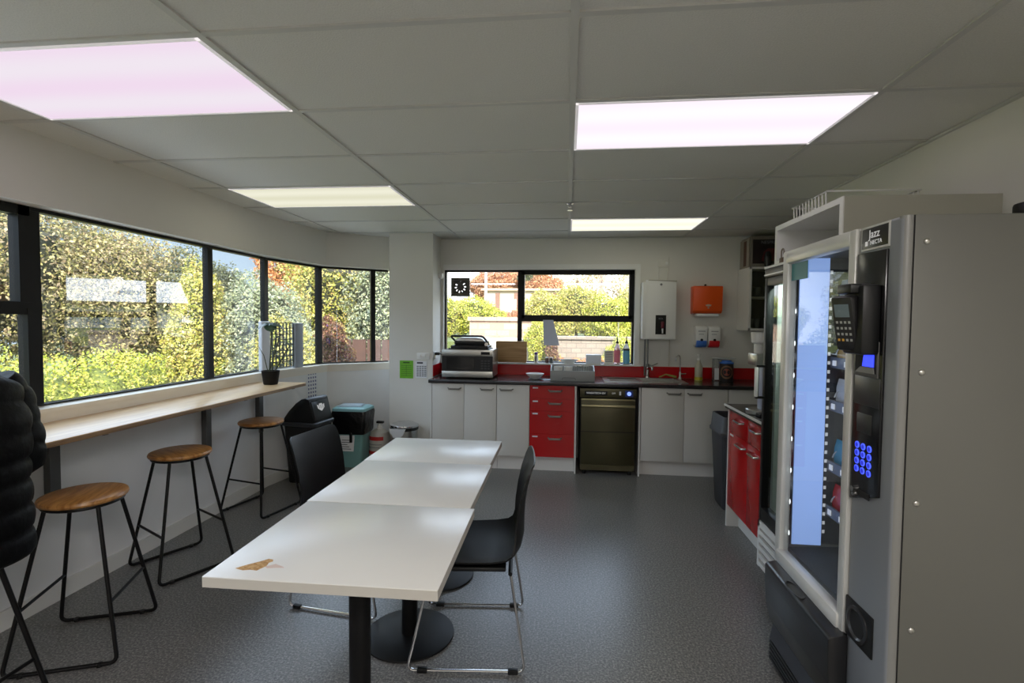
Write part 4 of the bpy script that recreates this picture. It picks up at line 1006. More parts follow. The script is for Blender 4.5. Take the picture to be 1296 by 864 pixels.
text('NESPRESSO', .042, grey_ink, bx_.o, (2.0-2.05, 5.2655-5.42, .242), (R(90), 0, 0), 'lettering')
fc = Thing('folded_carton', 'thin pale carton with a brown stripe, upright beside the appliance box', 'carton', (1.79, 5.42, GZ1))
fc.part('carton', MB().box((1.785, 5.29, GZ1+.001), (1.797, 5.54, GZ1+.29), .002), M('carton_pale', S(150, 142, 130), .6))
fc.part('stripe', MB().box((1.7835, 5.35, GZ1+.02), (1.786, 5.43, GZ1+.27)), M('carton_brown', S(84, 52, 40), .6))
solo('travel_mug', MB().lathe([(0, 0), (.028, 0), (.032, .06), (.033, .10), (.026, .125), (.018, .15), (0, .152)], (1.955, 5.235+.02, GZ1+.001), 20), M('mug_black', S(14, 18, 20), .3), 'black travel bottle in front of the appliance box on the cabinet', 'bottle', (1.955, 5.255, GZ1+.001))
sl = Thing('slim_bin', 'tall slim black bin between the sink cabinets and the red cabinet', 'bin', (1.37, 4.28, 0))
def r3(w, d, z): return [(1.385+p[0], 4.285+p[1], p[2]) for p in rrect(w, d, z, .045)]
sl.part('bin_body', MB().rings([r3(.24, .28, 0), r3(.25, .29, .015), r3(.29, .34, .45), r3(.305, .36, .60)]), M('bin_charcoal', S(44, 45, 48), .5))
sl.part('collar', MB().rings([r3(.325, .375, .60), r3(.335, .385, .605), r3(.335, .385, .625), r3(.315, .365, .64), r3(.30, .35, .745), r3(.295, .345, .75), r3(.27, .32, .748), r3(.27, .32, .66)]), M('collar_charcoal', S(54, 55, 58), .45))

# ------------------------------------------------------------------ vending machine
vm = Thing('vending_machine', 'tall grey vending machine with glass front, keypad and card reader', 'vending machine', (1.35, 1.93, 0))
VX, VY0, VY1, VT = .934, 1.54, 2.315, 1.80
VB = 1.765
m = MB()
m.box((VX+.03, VY0, .02), (VB, VY0+.012, VT), .003)
m.box((VX+.03, VY1-.02, .02), (VB, VY1, VT)).box((VB-.015, VY0+.012, .02), (VB, VY1-.02, VT)).box((VX+.03, VY0+.012, VT-.02), (VB-.015, VY1-.02, VT)).box((VX+.03, VY0+.012, .02), (VB-.015, VY1-.02, .06)).box((VX+.035, 1.762, .06), (VB-.015, 1.775, VT-.02))
vm.part('cabinet', m, [vend_side])
m = MB().box((VX+.0, VY0+.004, .03), (VX+.028, 1.754, VT), .012, seg=4)
vm.part('control_column', m, vend_front)
vm.part('corner_strip', MB().cyl((VX+.018, VY0+.018, .03), (VX+.018, VY0+.018, VT-.001), .0175, seg=18), vend_edge)
vm.part('door_gap', MB().box((VX+.0285, VY0+.0015, .03), (VX+.033, VY0+.01, VT-.001)), dark)
# glazed door frame
y0, y1, z0, z1 = 1.757, 2.312, .462, 1.800
m = MB().box((VX-.012, y0, z0), (VX+.028, y0+.042, z1), .008).box((VX-.012, y1-.05, z0), (VX+.028, y1, z1), .008).box((VX-.016, y0+.03, z1-.055), (VX+.028, y1-.03, z1), .012).box((VX-.022, y0+.02, z0), (VX+.028, y1-.03, z0+.06), .014)
df = vm.part('door_frame', m, alu)
vm.part('door_glass', MB().quad([(VX+.006, y0+.042, z0+.06), (VX+.006, y1-.05, z0+.06), (VX+.006, y1-.05, z1-.055), (VX+.006, y0+.042, z1-.055)]), vglass, df, smooth=0)
vm.part('glass_sticker', MB().box((VX+.003, 2.115, 1.672), (VX+.005, 2.255, 1.742), .0), M('teal_sticker', S(40, 120, 124), .4), df)
m = MB()
for i in range(8): m.sphere((VX+.022, y1-.061, .60+i*.135), (.003, .003, .011), u=10, v=6)
vm.part('led_strip', MB().box((VX+.022, y1-.06, .55), (VX+.03, y1-.05, 1.73)), chrome)
vm.part('led_spots', m, led_strip_m)
# interior
vm.part('lit_side_wall', MB().box((VX+.042, 2.268, .545), (1.094, 2.272, 1.775)), wall_glow)
vm.part('inner_lining', MB().box((1.094, 2.285, .545), (VB-.02, 2.292, 1.775)).box((VB-.03, 1.78, .545), (VB-.02, 2.285, 1.775)).box((VX+.035, 1.777, .545), (VB-.03, 1.783, 1.775)).box((VX+.035, 1.783, 1.768), (VB-.03, 2.285, 1.775)), vend_in)
vm.part('drop_floor', MB().prism([(VX+.035, .50), (1.72, .50), (1.72, .56), (VX+.035, .525)], 'y', 1.783, 2.285), dark)
SHX = 1.108
levels = [1.58, 1.36, 1.18, .925, .735]
m = MB()
for i in range(30): m.box((1.096, 2.2655, .60+i*.038), (1.106, 2.2668, .614+i*.038))
vm.part('slotted_rail', MB().box((1.094, 2.267, .56), (1.13, 2.2845, 1.77)), M('rail_dark', S(40, 42, 46), .5))
vm.part('rail_slots', m, rail_m)
for z in levels:
    sh = vm.part('shelf', MB().box((SHX, 1.79, z-.045), (VB-.04, 2.262, z-.035)).box((SHX-.004, 1.79, z-.05), (SHX+.006, 2.262, z-.005), .002), M('shelf_grey', S(74, 76, 80), .4) if z == levels[0] else bpy.data.materials['shelf_grey'])
    m = MB()
    for j in range(5): m.box((SHX-.007, 1.86+j*.088, z-.04), (SHX-.003, 1.885+j*.088, z-.018))
    vm.part('price_tag', m, rail_m, sh)
    for j in range(4):
        y = 1.955+j*.086
        pts = [(SHX+.012+.05*k/14, y+.036*math.cos(2*math.pi*k/14), z+.006+.036*math.sin(2*math.pi*k/14)) for k in range(14*5)]
        vm.part('spiral', MB().tube(pts, .0028, 6), wire_m, sh)
kinds = [(0, .13, .075), (1, .11, .085), (2, .14, .075), (3, .12, .08), (4, .13, .07), (5, .13, .08), (6, .12, .08), (7, .12, .075)]
names = ['red', 'teal', 'green', 'navy', 'pink', 'silver', 'gold', 'orange']
lv = ['top', 'second', 'third', 'fourth', 'bottom']
pat = [[5, 6, 5, 6], [6, 5, 2, 1], [3, 5, 4, 0], [5, 0, 7, 4], [3, 2, 3, 2]]
pat[4] = [0, 4, 0, 4]; pat[3] = [1, 3, 3, 2]; pat[2] = [5, 7, 7, 5]
pl_ = ['farthest from the keypad', 'second from the far wall', 'second from the keypad', 'nearest the keypad']
for a, z in enumerate(levels):
    for j in range(4):
        k = pat[a][3-j]; y = 1.955+j*.086; h = .12 if a else .13
        x = SHX+.030; zz = z-.0348
        m = MB()
        m.rings([[(x-.004, y-.035, zz), (x+.004, y-.035, zz), (x+.004, y+.035, zz), (x-.004, y+.035, zz)],
                 [(x-.012, y-.038, zz+h*.25), (x+.014, y-.038, zz+h*.25), (x+.014, y+.038, zz+h*.25), (x-.012, y+.038, zz+h*.25)],
                 [(x-.012, y-.036, zz+h*.7), (x+.014, y-.036, zz+h*.7), (x+.014, y+.036, zz+h*.7), (x-.012, y+.036, zz+h*.7)],
                 [(x-.002, y-.038, zz+h), (x+.002, y-.038, zz+h), (x+.002, y+.038, zz+h), (x-.002, y+.038, zz+h)]])
        solo('snack_packet', m, snack_cols[k], '%s snack packet on the %s vending shelf, lane %s' % (names[k], lv[a], pl_[3-j]), 'snack', (x, y, zz), 'snack packets in the vending machine', smooth=50)
# control column details
def onv(name, a, b, m, par=None, bev=0, **k): return vm.part(name, MB().box(a, b, bev), m, par, **k)
lp = onv('logo_plate', (VX-.004, 1.603, 1.728), (VX+.002, 1.735, 1.790), M('logo_black', S(14, 14, 15), .3), None, .001)
onv('logo_border', (VX-.003, 1.598, 1.722), (VX+.001, 1.740, 1.796), alu, lp)
def vtext(b, size, mat, y, z, x=VX-.0046, nm='lettering'):
    o = text(b, size, mat, vm.o, (x-1.35, y-1.93, z), (R(90), 0, R(-90)), nm); return o
vtext('Jazz', .036, rail_m, 1.670, 1.769)
vtext('NECTA', .018, rail_m, 1.660, 1.743)
onv('logo_mark', (VX-.0046, 1.703, 1.736), (VX-.003, 1.716, 1.750), rail_m, lp)
cp_ = vm.part('control_panel', MB().prism([(1.600, .975), (1.750, .925), (1.750, 1.716), (1.600, 1.714)], 'x', VX-.008, VX+.002, bev=.003), M('panel_black', S(20, 20, 21), .18))
vm.part('panel_step', MB().box((VX-.010, 1.606, 1.24), (VX-.006, 1.738, 1.33), .002), M('panel_dark_grey', S(42, 42, 43), .35), cp_)
dsf = vm.part('display_surround', MB().box((VX-.012, 1.616, 1.33), (VX-.006, 1.738, 1.44), .003), M('surround_grey', S(86, 86, 84), .4), cp_)
onv('display_recess', (VX-.013, 1.622, 1.342), (VX-.0115, 1.732, 1.432), dark, dsf)
vm.part('display', MB().prism([(1.632, 1.362), (1.69, 1.362), (1.682, 1.402), (1.632, 1.402)], 'x', VX-.015, VX-.0125), blue_glow, dsf)
vm.part('display_ledge', MB().prism([(1.628, 1.342), (1.728, 1.342), (1.70, 1.360), (1.632, 1.360)], 'x', VX-.015, VX-.0125), M('ledge_grey', S(120, 120, 116), .4), dsf)
onv('coin_flap', (VX-.011, 1.640, 1.153), (VX-.007, 1.717, 1.214), M('flap_dark', S(30, 30, 31), .4), cp_, .002)
for i in range(3):
    for j in range(4):
        y, z = 1.712-i*.0325, 1.110-j*.0253
        kx = vm.part('key', MB().cyl((VX-.0075, y, z), (VX-.010, y, z), .0105, seg=18), blue_ring, cp_)
        vm.part('key_cap', MB().cyl((VX-.0095, y, z), (VX-.0108, y, z), .0074, seg=16), M('key_blue', S(26, 30, 120), .4, emit=S(30, 40, 200), estr=.5) if i+j == 0 else bpy.data.materials['key_blue'], kx)
onv('coin_slot', (VX-.010, 1.640, .952), (VX-.0075, 1.70, .972), dark, cp_)
vm.part('coin_button', MB().cyl((VX-.007, 1.722, .965), (VX-.016, 1.722, .965), .009, seg=16).cyl((VX-.007, 1.722, .948), (VX-.013, 1.722, .948), .006, seg=12), chrome, cp_)
cr_ = vm.part('coin_return', MB().box((VX-.006, 1.607, .475), (VX+.002, 1.752, .603), .003), black_plastic)
m = MB(); m.lathe([(.056, 0), (.056, .004), (.046, .006), (.04, .0)], (0, 0, 0), 28, cap=False); m.rot(R(-90), 'Y'); m.move((VX-.006, 1.682, .54))
vm.part('return_ring', m, M('ring_black', S(34, 34, 35), .3), cr_)
vm.part('return_cup', MB().cyl((VX-.0065, 1.682, .54), (VX-.0075, 1.682, .54), .038, seg=24), dark, cr_)
# card reader
rd = vm.part('card_reader', MB().box((VX-.062, 1.612, 1.400), (VX-.008, 1.722, 1.612), .010), black_plastic)
tm = MB().box((-.016, -.036, -.085), (.016, .036, .085), .009); tm.rot(R(-12), 'Y'); tm.rot(R(24), 'Z'); tm.move((VX-.072, 1.672, 1.495))
vm.part('terminal', tm, M('terminal_black', S(24, 24, 25), .4), rd)
tk = Matrix.Rotation(R(24), 3, 'Z') @ Matrix.Rotation(R(-12), 3, 'Y')
def onterm(y, z): p = tk @ Vector((-.0165, y, z)); return (VX-.072+p.x, 1.672+p.y, 1.495+p.z)
def tq(y0, y1, z0, z1): return [onterm(y0, z0), onterm(y1, z0), onterm(y1, z1), onterm(y0, z1)]
vm.part('terminal_screen', MB().quad(tq(-.024, .024, .022, .062)), M('screen_grey', S(108, 124, 128), .25), rd, smooth=0)
m = MB(); m2 = MB()
for i in range(4):
    for j in range(4):
        q = tq(-.024+j*.0135, -.0165+j*.0135, .002-i*.0185, .0095-i*.0185)
        (m2 if (i == 3 and j > 1) else m).quad(q)
vm.part('terminal_keys', m, M('key_grey', S(170, 172, 166), .5), rd, smooth=0); vm.part('enter_key', m2, M('key_yellow', S(226, 170, 60), .5), rd, smooth=0)
vm.part('reader_lip', MB().box((VX-.085, 1.635, 1.585), (VX-.02, 1.715, 1.615), .006), black_plastic, rd)
# lower hatch and base
hp = [(VX-.055, .462), (VX-.002, .472), (VX-.002, .20), (VX-.01, .175), (VX-.04, .215), (VX-.058, .30), (VX-.064, .40), (VX-.064, .452)]
ht = vm.part('delivery_hatch', MB().prism(hp, 'y', 1.735, 2.275, bev=.006), M('hatch_black', S(26, 26, 27), .33))
m = MB().lathe([(.07, 0), (.07, .004), (.06, .004), (.06, 0)], (0, 0, 0), 28, cap=False)
m.scale((.32, 1, 1)).move((VX-.046, 2.03, .4655))
vm.part('hatch_grip', m, M('grip_black', S(48, 48, 48), .35), ht)
vm.part('front_panel', MB().box((VX-.002, 1.757, .10), (VX+.02, 2.31, .46)), M('panel_lower', S(28, 28, 32), .4))
vm.part('kick_bevel', MB().prism([(VX-.02, .10), (VX+.02, .10), (VX+.02, .2), (VX-.004, .19)], 'y', 1.77, 2.31), M('kick_black', S(36, 36, 44), .4))
m = MB().box((VX, 1.56, .01), (VX+.03, 2.31, .10))
for i in range(5): m.box((VX-.022, 1.60, .012+i*.018), (VX, 2.308, .022+i*.018))
vm.part('base_grille', m, M('grille_black', S(24, 24, 26), .5))
for y in (1.6, 2.25):
    for x in (1.0, 1.7): vm.part('foot', MB().cyl((x, y, 0), (x, y, .022), .02, seg=12), black_plastic)
for z in (1.725, 1.358, .984, .615):
    vm.part('screw', MB().sphere((.995, VY0-.001, z), (.009, .005, .009), u=14, v=8), screw_m)
pgx = Thing('wall_plug', 'black plug in the wall socket behind the vending machine', 'plug', (XR, 2.17, 1.9))
pgx.part('plug_body', MB().box((XR-.065, 2.125, 1.895), (XR-.012, 2.19, 1.965), .014), black_plastic)
pgx.part('socket_plate', MB().box((XR-.012, 2.11, 1.86), (XR, 2.23, 1.94), .002), white_plastic)
pgx.part('lead', MB().tube([(XR-.04, 2.15, 1.90), (XR-.05, 2.15, 1.84), (XR-.02, 2.13, 1.6)], .006, 8), black_plastic)
#@@PART4
# ------------------------------------------------------------------ seated person
PX, PY = -2.06, 1.455
pr = Thing('person', 'person in a black quilted puffer jacket sitting on a bar stool, back turned', 'person', (PX, PY, .70))
sk_v, sk_e, sk_r = [], [], []
def sv(p, r, par=None):
    sk_v.append((p[0]-PX, p[1]-PY, p[2]-.70)); sk_r.append(r)
    if par is not None: sk_e.append((par, len(sk_v)-1))
    return len(sk_v)-1
pel = sv((-2.05, PY, .80), .13)
s1 = sv((-2.03, PY, .96), .12, pel); s2 = sv((-2.02, PY, 1.14), .13, s1); nk0 = sv((-2.02, PY, 1.29), .085, s2)
nk = sv((-2.035, PY, 1.37), .052, nk0); h1 = sv((-2.055, PY, 1.45), .072, nk); h2 = sv((-2.065, PY, 1.53), .088, h1); h3 = sv((-2.06, PY, 1.61), .066, h2)
ns = sv((-2.165, PY, 1.50), .013, h2)
for s in (-1, 1):
    er = sv((-2.055, PY+s*.092, 1.51), .014, h2)
    sh = sv((-2.02, PY+s*.125, 1.20), .045, s2); el = sv((-1.955, PY+s*.145, 1.0), .043, sh); wr2 = sv((-2.19, PY+s*.15, .995), .028, el)
    pm_ = sv((-2.26, PY+s*.135, .982), .030, wr2)
    for q, (dy, ln, r) in enumerate(((-.028, .070, .009), (-.010, .082, .0095), (.009, .078, .009), (.026, .060, .008))):
        a = sv((-2.295, PY+s*.135+dy, .984), r, pm_); b = sv((-2.295-ln*.55, PY+s*.135+dy*1.2, .980), r*.95, a); sv((-2.295-ln*.9, PY+s*.135+dy*1.25, .966), r*.85, b)
    a = sv((-2.255, PY+s*.098, .978), .011, pm_); sv((-2.29, PY+s*.082, .970), .0095, a)
    hp_ = sv((-2.09, PY+s*.095, .775), .085, pel); kn = sv((-2.44, PY+s*.115, .73), .058, hp_); an = sv((-2.33, PY+s*.10, .345), .038, kn); sv((-2.46, PY+s*.11, .30), .032, an)
me = bpy.data.meshes.new('body'); me.from_pydata(sk_v, sk_e, []); me.materials.append(skin_m)
body = bpy.data.objects.new('body', me); col.objects.link(body); body.parent = pr.o
md = body.modifiers.new('skin', 'SKIN'); md.use_smooth_shade = True
for i, d in enumerate(me.skin_vertices[0].data): d.radius = (sk_r[i], sk_r[i]); d.use_root = (i == 0)
body.modifiers.new('sub', 'SUBSURF').levels = 2; body.modifiers['sub'].render_levels = 2
def se(v): return math.copysign(abs(v)**.78, v)
def quilt(path, rads, seglen, name, flat=(1, 1), amp=.016, n=28, lumps=3):
    """puffer tube: smooth path with a bulge per quilted panel; flat scales the cross section in x and y"""
    path = [Vector(p) for p in path]; L = [0]
    for a, b in zip(path, path[1:]): L.append(L[-1]+(b-a).length)
    steps = int(L[-1]/seglen*7); rings = []
    for i in range(steps+1):
        s_ = L[-1]*i/steps; k = max(j for j in range(len(L)) if L[j] <= s_+1e-9); k = min(k, len(path)-2)
        q = (s_-L[k])/(L[k+1]-L[k]); q2 = q*q*(3-2*q)
        c = path[k].lerp(path[k+1], q); r = (rads[k][0]*(1-q2)+rads[k+1][0]*q2, rads[k][1]*(1-q2)+rads[k+1][1]*q2)
        ph = (s_/seglen) % 1; bulge = amp*(abs(math.sin(math.pi*ph))**.5)-amp*.4
        rings.append((c, r, bulge, s_))
    out = []
    for i, (c, r, b, s_) in enumerate(rings):
        a, d = rings[max(0, i-1)][0], rings[min(len(rings)-1, i+1)][0]; t_ = (d-a).normalized()
        u = t_.cross(Vector((0, 1, 0))); u = u.normalized() if u.length > .2 else Vector((1, 0, 0)); w_ = t_.cross(u).normalized()
        out.append([c+u*(r[0]+b)*se(math.cos(2*math.pi*k/n))*(1+.008*math.sin(lumps*k+s_*40))+w_*(r[1]+b)*se(math.sin(2*math.pi*k/n))*(1+.008*math.cos(lumps*k*1.7+s_*33)) for k in range(n)])
    return MB().rings(out)
pr.part('jacket', quilt([(-2.01, PY, .655), (-2.01, PY, .80), (-2.01, PY, .98), (-2.00, PY, 1.10), (-2.01, PY, 1.215), (-2.03, PY, 1.30), (-2.035, PY, 1.385)],
        [(.165, .185), (.162, .180), (.160, .175), (.160, .178), (.138, .165), (.092, .105), (.078, .085)], .088, 'torso', n=40, amp=.012), jacket_m, smooth=60)
for s in (-1, 1):
    pr.part('sleeve', quilt([(-2.02, PY+s*.10, 1.255), (-2.01, PY+s*.135, 1.19), (-1.965, PY+s*.148, 1.06), (-1.955, PY+s*.147, .985), (-2.03, PY+s*.15, .965), (-2.12, PY+s*.165, .985), (-2.19, PY+s*.15, .992)],
            [(.085, .085), (.088, .088), (.075, .075), (.072, .072), (.066, .066), (.055, .055), (.036, .036)], .062, 'sleeve', n=22, amp=.007), jacket_m, smooth=60)
    pr.part('trouser_leg', MB().tube([(-2.06, PY+s*.09, .785), (-2.25, PY+s*.105, .765), (-2.43, PY+s*.115, .735), (-2.455, PY+s*.115, .67), (-2.40, PY+s*.108, .50), (-2.335, PY+s*.10, .37)], [.098, .09, .075, .072, .062, .052], 18), denim_m)
    pr.part('shoe', MB().rings([[(x, PY+s*.105+w*math.cos(a), z+h*max(-.6, math.sin(a))) for a in [2*math.pi*k/14 for k in range(14)]] for x, w, z, h in ((-2.285, .022, .31, .03), (-2.30, .04, .315, .05), (-2.38, .045, .305, .05), (-2.47, .046, .29, .038), (-2.54, .036, .28, .026), (-2.565, .012, .275, .012))]), boot_m)
hr = MB().sphere((-2.045, PY, 1.545), (.105, .098, .115), u=24, v=14); pr.part('hair', hr, hair_m)
for s in (-1, 1):
    e = pr.part('eye', MB().sphere((-2.142, PY+s*.034, 1.535), (.011, .014, .010), u=14, v=8), eye_m)
    pr.part('iris', MB().sphere((-2.151, PY+s*.034, 1.535), (.004, .006, .006), u=10, v=6), hair_m, e)
pr.part('mouth', MB().box((-2.137, PY-.024, 1.447), (-2.126, PY+.024, 1.455), .003), M('lips', S(150, 90, 84), .5))

# ------------------------------------------------------------------ outdoors
def quads_obj(name, V, FQ, mi, mats, parent):
    me = bpy.data.meshes.new(name); nv, nf = len(V), len(FQ)
    me.vertices.add(nv); me.vertices.foreach_set('co', V.astype(np.float32).ravel())
    me.loops.add(nf*4); me.loops.foreach_set('vertex_index', FQ.astype(np.int32).ravel())
    me.polygons.add(nf); me.polygons.foreach_set('loop_start', np.arange(0, nf*4, 4, dtype=np.int32))
    me.polygons.foreach_set('material_index', mi.astype(np.int32))
    for m in mats: me.materials.append(m)
    me.update(); me.validate()
    o = bpy.data.objects.new(name, me); col.objects.link(o); o.parent = parent
    return o
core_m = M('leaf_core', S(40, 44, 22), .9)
bark_m = M('bark_grey', S(92, 78, 62), .9, var=.25, vscale=6, stretch=(1, 1, .2))
def leaf_mesh(name, blobs, n, size, mat, parent, seed, core=.72, core_mat=None, flat=.55):
    n = int(n*4); size = size*.42; rng = np.random.default_rng(seed); B = np.array([[*c, *r] for c, r in blobs]); vol = (B[:, 3]*B[:, 4]*B[:, 5])**.67
    idx = rng.choice(len(B), n, p=vol/vol.sum())
    d = rng.normal(size=(n, 3)); d /= np.linalg.norm(d, axis=1)[:, None]
    rad = .70+.33*rng.random(n)**.8; lump = 1+.17*np.sin(d[:, 0]*5+idx*1.3)*np.sin(d[:, 2]*5+idx*2)+.10*np.sin(d[:, 1]*11+idx)*np.sin(d[:, 2]*9+idx*3)
    c = B[idx, :3]+d*B[idx, 3:]*(rad*lump)[:, None]
    nn = d*.6+rng.normal(size=(n, 3))*.7+np.array([0, 0, .25]); nn /= np.linalg.norm(nn, axis=1)[:, None]
    a = np.cross(nn, rng.normal(size=(n, 3))); a /= np.linalg.norm(a, axis=1)[:, None]; b = np.cross(nn, a)
    s = (size*(.55+.9*rng.random(n)))[:, None]; a = a*s; b = b*s*flat
    V = np.stack([c-a, c-b, c+a, c+b], 1).reshape(-1, 3); FQ = np.arange(4*n).reshape(-1, 4); mi = np.zeros(n)
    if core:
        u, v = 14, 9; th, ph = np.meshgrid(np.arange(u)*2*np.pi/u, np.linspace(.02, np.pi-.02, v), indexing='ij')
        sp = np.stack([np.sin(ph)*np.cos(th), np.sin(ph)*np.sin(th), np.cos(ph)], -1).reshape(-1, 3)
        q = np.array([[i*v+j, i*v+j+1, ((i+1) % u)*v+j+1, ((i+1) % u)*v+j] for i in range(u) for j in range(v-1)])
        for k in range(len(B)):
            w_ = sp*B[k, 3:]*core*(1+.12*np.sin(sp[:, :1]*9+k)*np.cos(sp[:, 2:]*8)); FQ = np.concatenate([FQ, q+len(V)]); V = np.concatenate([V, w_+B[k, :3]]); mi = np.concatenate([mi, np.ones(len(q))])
    return quads_obj(name, V-np.array(parent.location), FQ, mi, [mat, core_mat or core_m], parent)
seed_ = [100]
def plant(name, label, cat, base, blobs, n, size, mat, group=None, trunk=.08, core=.72, core_mat=None, flat=.55):
    t = Thing(name, label, cat, base, group=group); seed_[0] += 1
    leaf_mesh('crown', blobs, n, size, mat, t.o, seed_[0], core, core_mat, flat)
    if trunk:
        top = Vector(blobs[0][0]); t.part('trunk', MB().tube([base, tuple((Vector(base)+top)/2+Vector((trunk*.5, 0, 0))), tuple(top)], [trunk, trunk*.8, trunk*.5], 10), bark_m)
    return t
L_olive = M_leaf('leaf_olive', [S(66, 66, 36), S(120, 116, 60), S(170, 158, 96), S(104, 96, 74), S(150, 128, 96), S(204, 192, 130)])
L_bright = M_leaf('leaf_bright', [S(110, 126, 34), S(164, 176, 56), S(196, 200, 70), S(150, 132, 50), S(224, 220, 120)])
L_yellow = M_leaf('leaf_yellow', [S(112, 124, 48), S(172, 172, 70), S(206, 194, 90), S(104, 118, 60), S(176, 150, 84), S(228, 218, 136)])
L_grey = M_leaf('leaf_greygreen', [S(96, 110, 82), S(140, 150, 110), S(170, 174, 130), S(110, 120, 110), S(190, 190, 150)])
L_orange = M_leaf('leaf_orange', [S(150, 86, 44), S(196, 128, 66), S(214, 152, 92), S(176, 120, 90), S(226, 180, 120)])
L_rust = M_leaf('leaf_rust', [S(140, 84, 56), S(190, 128, 88), S(206, 158, 120), S(160, 104, 70), S(190, 160, 110)])
L_red = M_leaf('leaf_dark_red', [S(74, 38, 34), S(104, 62, 52), S(140, 100, 70), S(66, 44, 30), S(150, 130, 70)])
L_conifer = M_leaf('leaf_conifer', [S(50, 58, 40), S(84, 90, 60), S(110, 110, 70)])
L_pale = M_leaf('leaf_pale', [S(190, 176, 150), S(210, 196, 160), S(170, 150, 120), S(220, 206, 150)])
GZL = -.48
lawn_m = M('lawn', S(78, 90, 40), .95, var=.25, vscale=3)
pave_m = M('pale_paving', S(176, 166, 152), .9, var=.08, vscale=4)
o = struct('ground_side', MB().box((-40, -12, GZL-.1), (-2.9, 45, GZL)), lawn_m)
o = struct('ground_back', MB().box((-2.3, 5.9, -.5), (40, 8.9, .55)), pave_m); o2 = struct('terrace', MB().box((-2.9, 8.95, -.5), (40, 45, 1.12)), lawn_m)
o3 = struct('terrace_side', MB().box((-9.5, 12.5, -.6), (-2.9, 45, .6)), lawn_m)
# left side planting
hb = []
for i in range(20): hb.append(((-6.7-.10*math.sin(i*1.7), -2.0+i*.6, (.22-.012*max(0, i-6))), (.7, .60, .90+.05*math.sin(i*2.3))))
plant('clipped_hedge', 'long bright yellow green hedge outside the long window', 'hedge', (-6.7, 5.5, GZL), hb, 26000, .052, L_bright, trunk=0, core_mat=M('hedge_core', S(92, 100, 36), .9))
plant('tall_shrub', 'tall yellow green shrub outside at the right edge of the wide pane', 'shrub', (-6.05, 7.85, GZL), [((-6.05, 7.85, 1.55), (.36, .36, .85)), ((-6.0, 7.9, .6), (.42, .42, .9)), ((-6.25, 7.75, 1.0), (.3, .3, .7))], 6000, .055, L_yellow, trunk=.06)
plant('garden_tree', 'grey green bushy tree outside the third pane of the long window', 'tree', (-5.3, 8.3, GZL), [((-5.3, 8.4, 1.4), (.72, .7, .85)), ((-5.2, 8.5, .4), (.85, .8, .9)), ((-4.75, 8.5, .7), (.55, .55, .8))], 9000, .058, L_grey, trunk=.08)
for i, (x, y, z, r, h, m_, lab) in enumerate([
    (-12.6, 6.6, 2.6, 2.0, 2.4, L_olive, 'olive brown tree outside behind the seated person, leftmost of the tall row'),
    (-12.4, 9.6, 2.7, 2.0, 2.5, L_olive, 'olive tree rising over the hedge near the left window post'),
    (-11.4, 11.9, 2.1, 1.8, 1.8, L_olive, 'olive brown tree in the middle of the tall row over the hedge'),
    (-10.4, 13.3, 1.7, 1.5, 1.65, L_conifer, 'dark green conifer outside at the top right of the wide pane'),
    (-13.0, 3.2, 2.4, 2.0, 2.2, L_olive, 'olive tree outside the opening sash, behind the seated person'),
    (-12.5, -.4, 2.4, 2.0, 2.2, L_olive, 'olive tree outside at the end of the row farthest from the kitchen'),
    (-14.2, 13.4, 2.2, 2.0, 2.0, L_conifer, 'tall dark tree far behind the olive row')]):
    rr_ = random.Random(i)
    bl = [((x, y, z), (r, r, h))]+[((x+rr_.uniform(-1, 1)*r*.7, y+rr_.uniform(-1, 1)*r*.7, z+rr_.uniform(-.6, .7)*h), (r*.55, r*.55, h*.45)) for _ in range(5)]
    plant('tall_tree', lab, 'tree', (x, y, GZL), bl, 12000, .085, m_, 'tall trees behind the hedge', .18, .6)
plant('autumn_tree', 'orange brown autumn tree outside the fourth pane of the long window', 'tree', (-7.2, 12.4, GZL), [((-7.05, 12.6, 2.9), (.95, .9, 1.4)), ((-6.4, 12.9, 2.3), (.9, .9, 1.3)), ((-7.2, 12.5, 1.8), (.7, .7, 1.0))], 8000, .09, L_orange, trunk=.12, core=.5)
plant('yellow_shrub', 'low golden shrub outside below the autumn tree', 'shrub', (-4.65, 7.95, GZL), [((-4.65, 7.95, .85), (.5, .5, .65)), ((-4.45, 8.0, .2), (.6, .6, .8))], 4500, .05, L_yellow, trunk=0)
plant('leafy_tree', 'big yellow green tree filling the last wide pane before the column', 'tree', (-4.7, 10.4, GZL), [((-4.7, 10.4, 2.3), (1.2, 1.1, 1.5)), ((-4.2, 10.6, 1.4), (1.0, .9, 1.2)), ((-5.0, 10.2, 1.1), (.8, .8, 1.0))], 10000, .07, L_yellow, trunk=.12)
plant('pale_tree', 'pale grey green tree outside next to the column', 'tree', (-3.55, 9.7, GZL), [((-3.55, 9.7, 1.5), (.75, .7, 1.7)), ((-3.3, 9.9, .6), (.7, .7, 1.0))], 7000, .06, L_grey, trunk=.08)
plant('red_shrub', 'dark red shrub outside the last wide pane', 'shrub', (-3.66, 7.6, GZL), [((-3.66, 7.6, 1.18), (.22, .22, .34)), ((-3.6, 7.7, .6), (.26, .26, .6))], 3500, .045, L_red, trunk=0)
fe = Thing('timber_fence', 'low brown timber fence among the shrubs outside', 'fence', (-3.4, 8.6, GZL))
for i in range(5): fe.part('fence_board', MB().box((-4.3+i*.27, 8.60, GZL), (-4.06+i*.27, 8.63, 1.15)), M('fence_brown', S(66, 44, 36), .85, var=.2, vscale=5) if i == 0 else bpy.data.materials['fence_brown'])
fe.part('rail', MB().box((-4.3, 8.63, .9), (-2.98, 8.67, .98)), bpy.data.materials['fence_brown'])
cot = Thing('garden_cottage', 'cottage with a low grey roof far behind the autumn tree', 'house', (-13.0, 22.0, .6))
white_wall = M('white_weatherboard', S(240, 240, 236), .7)
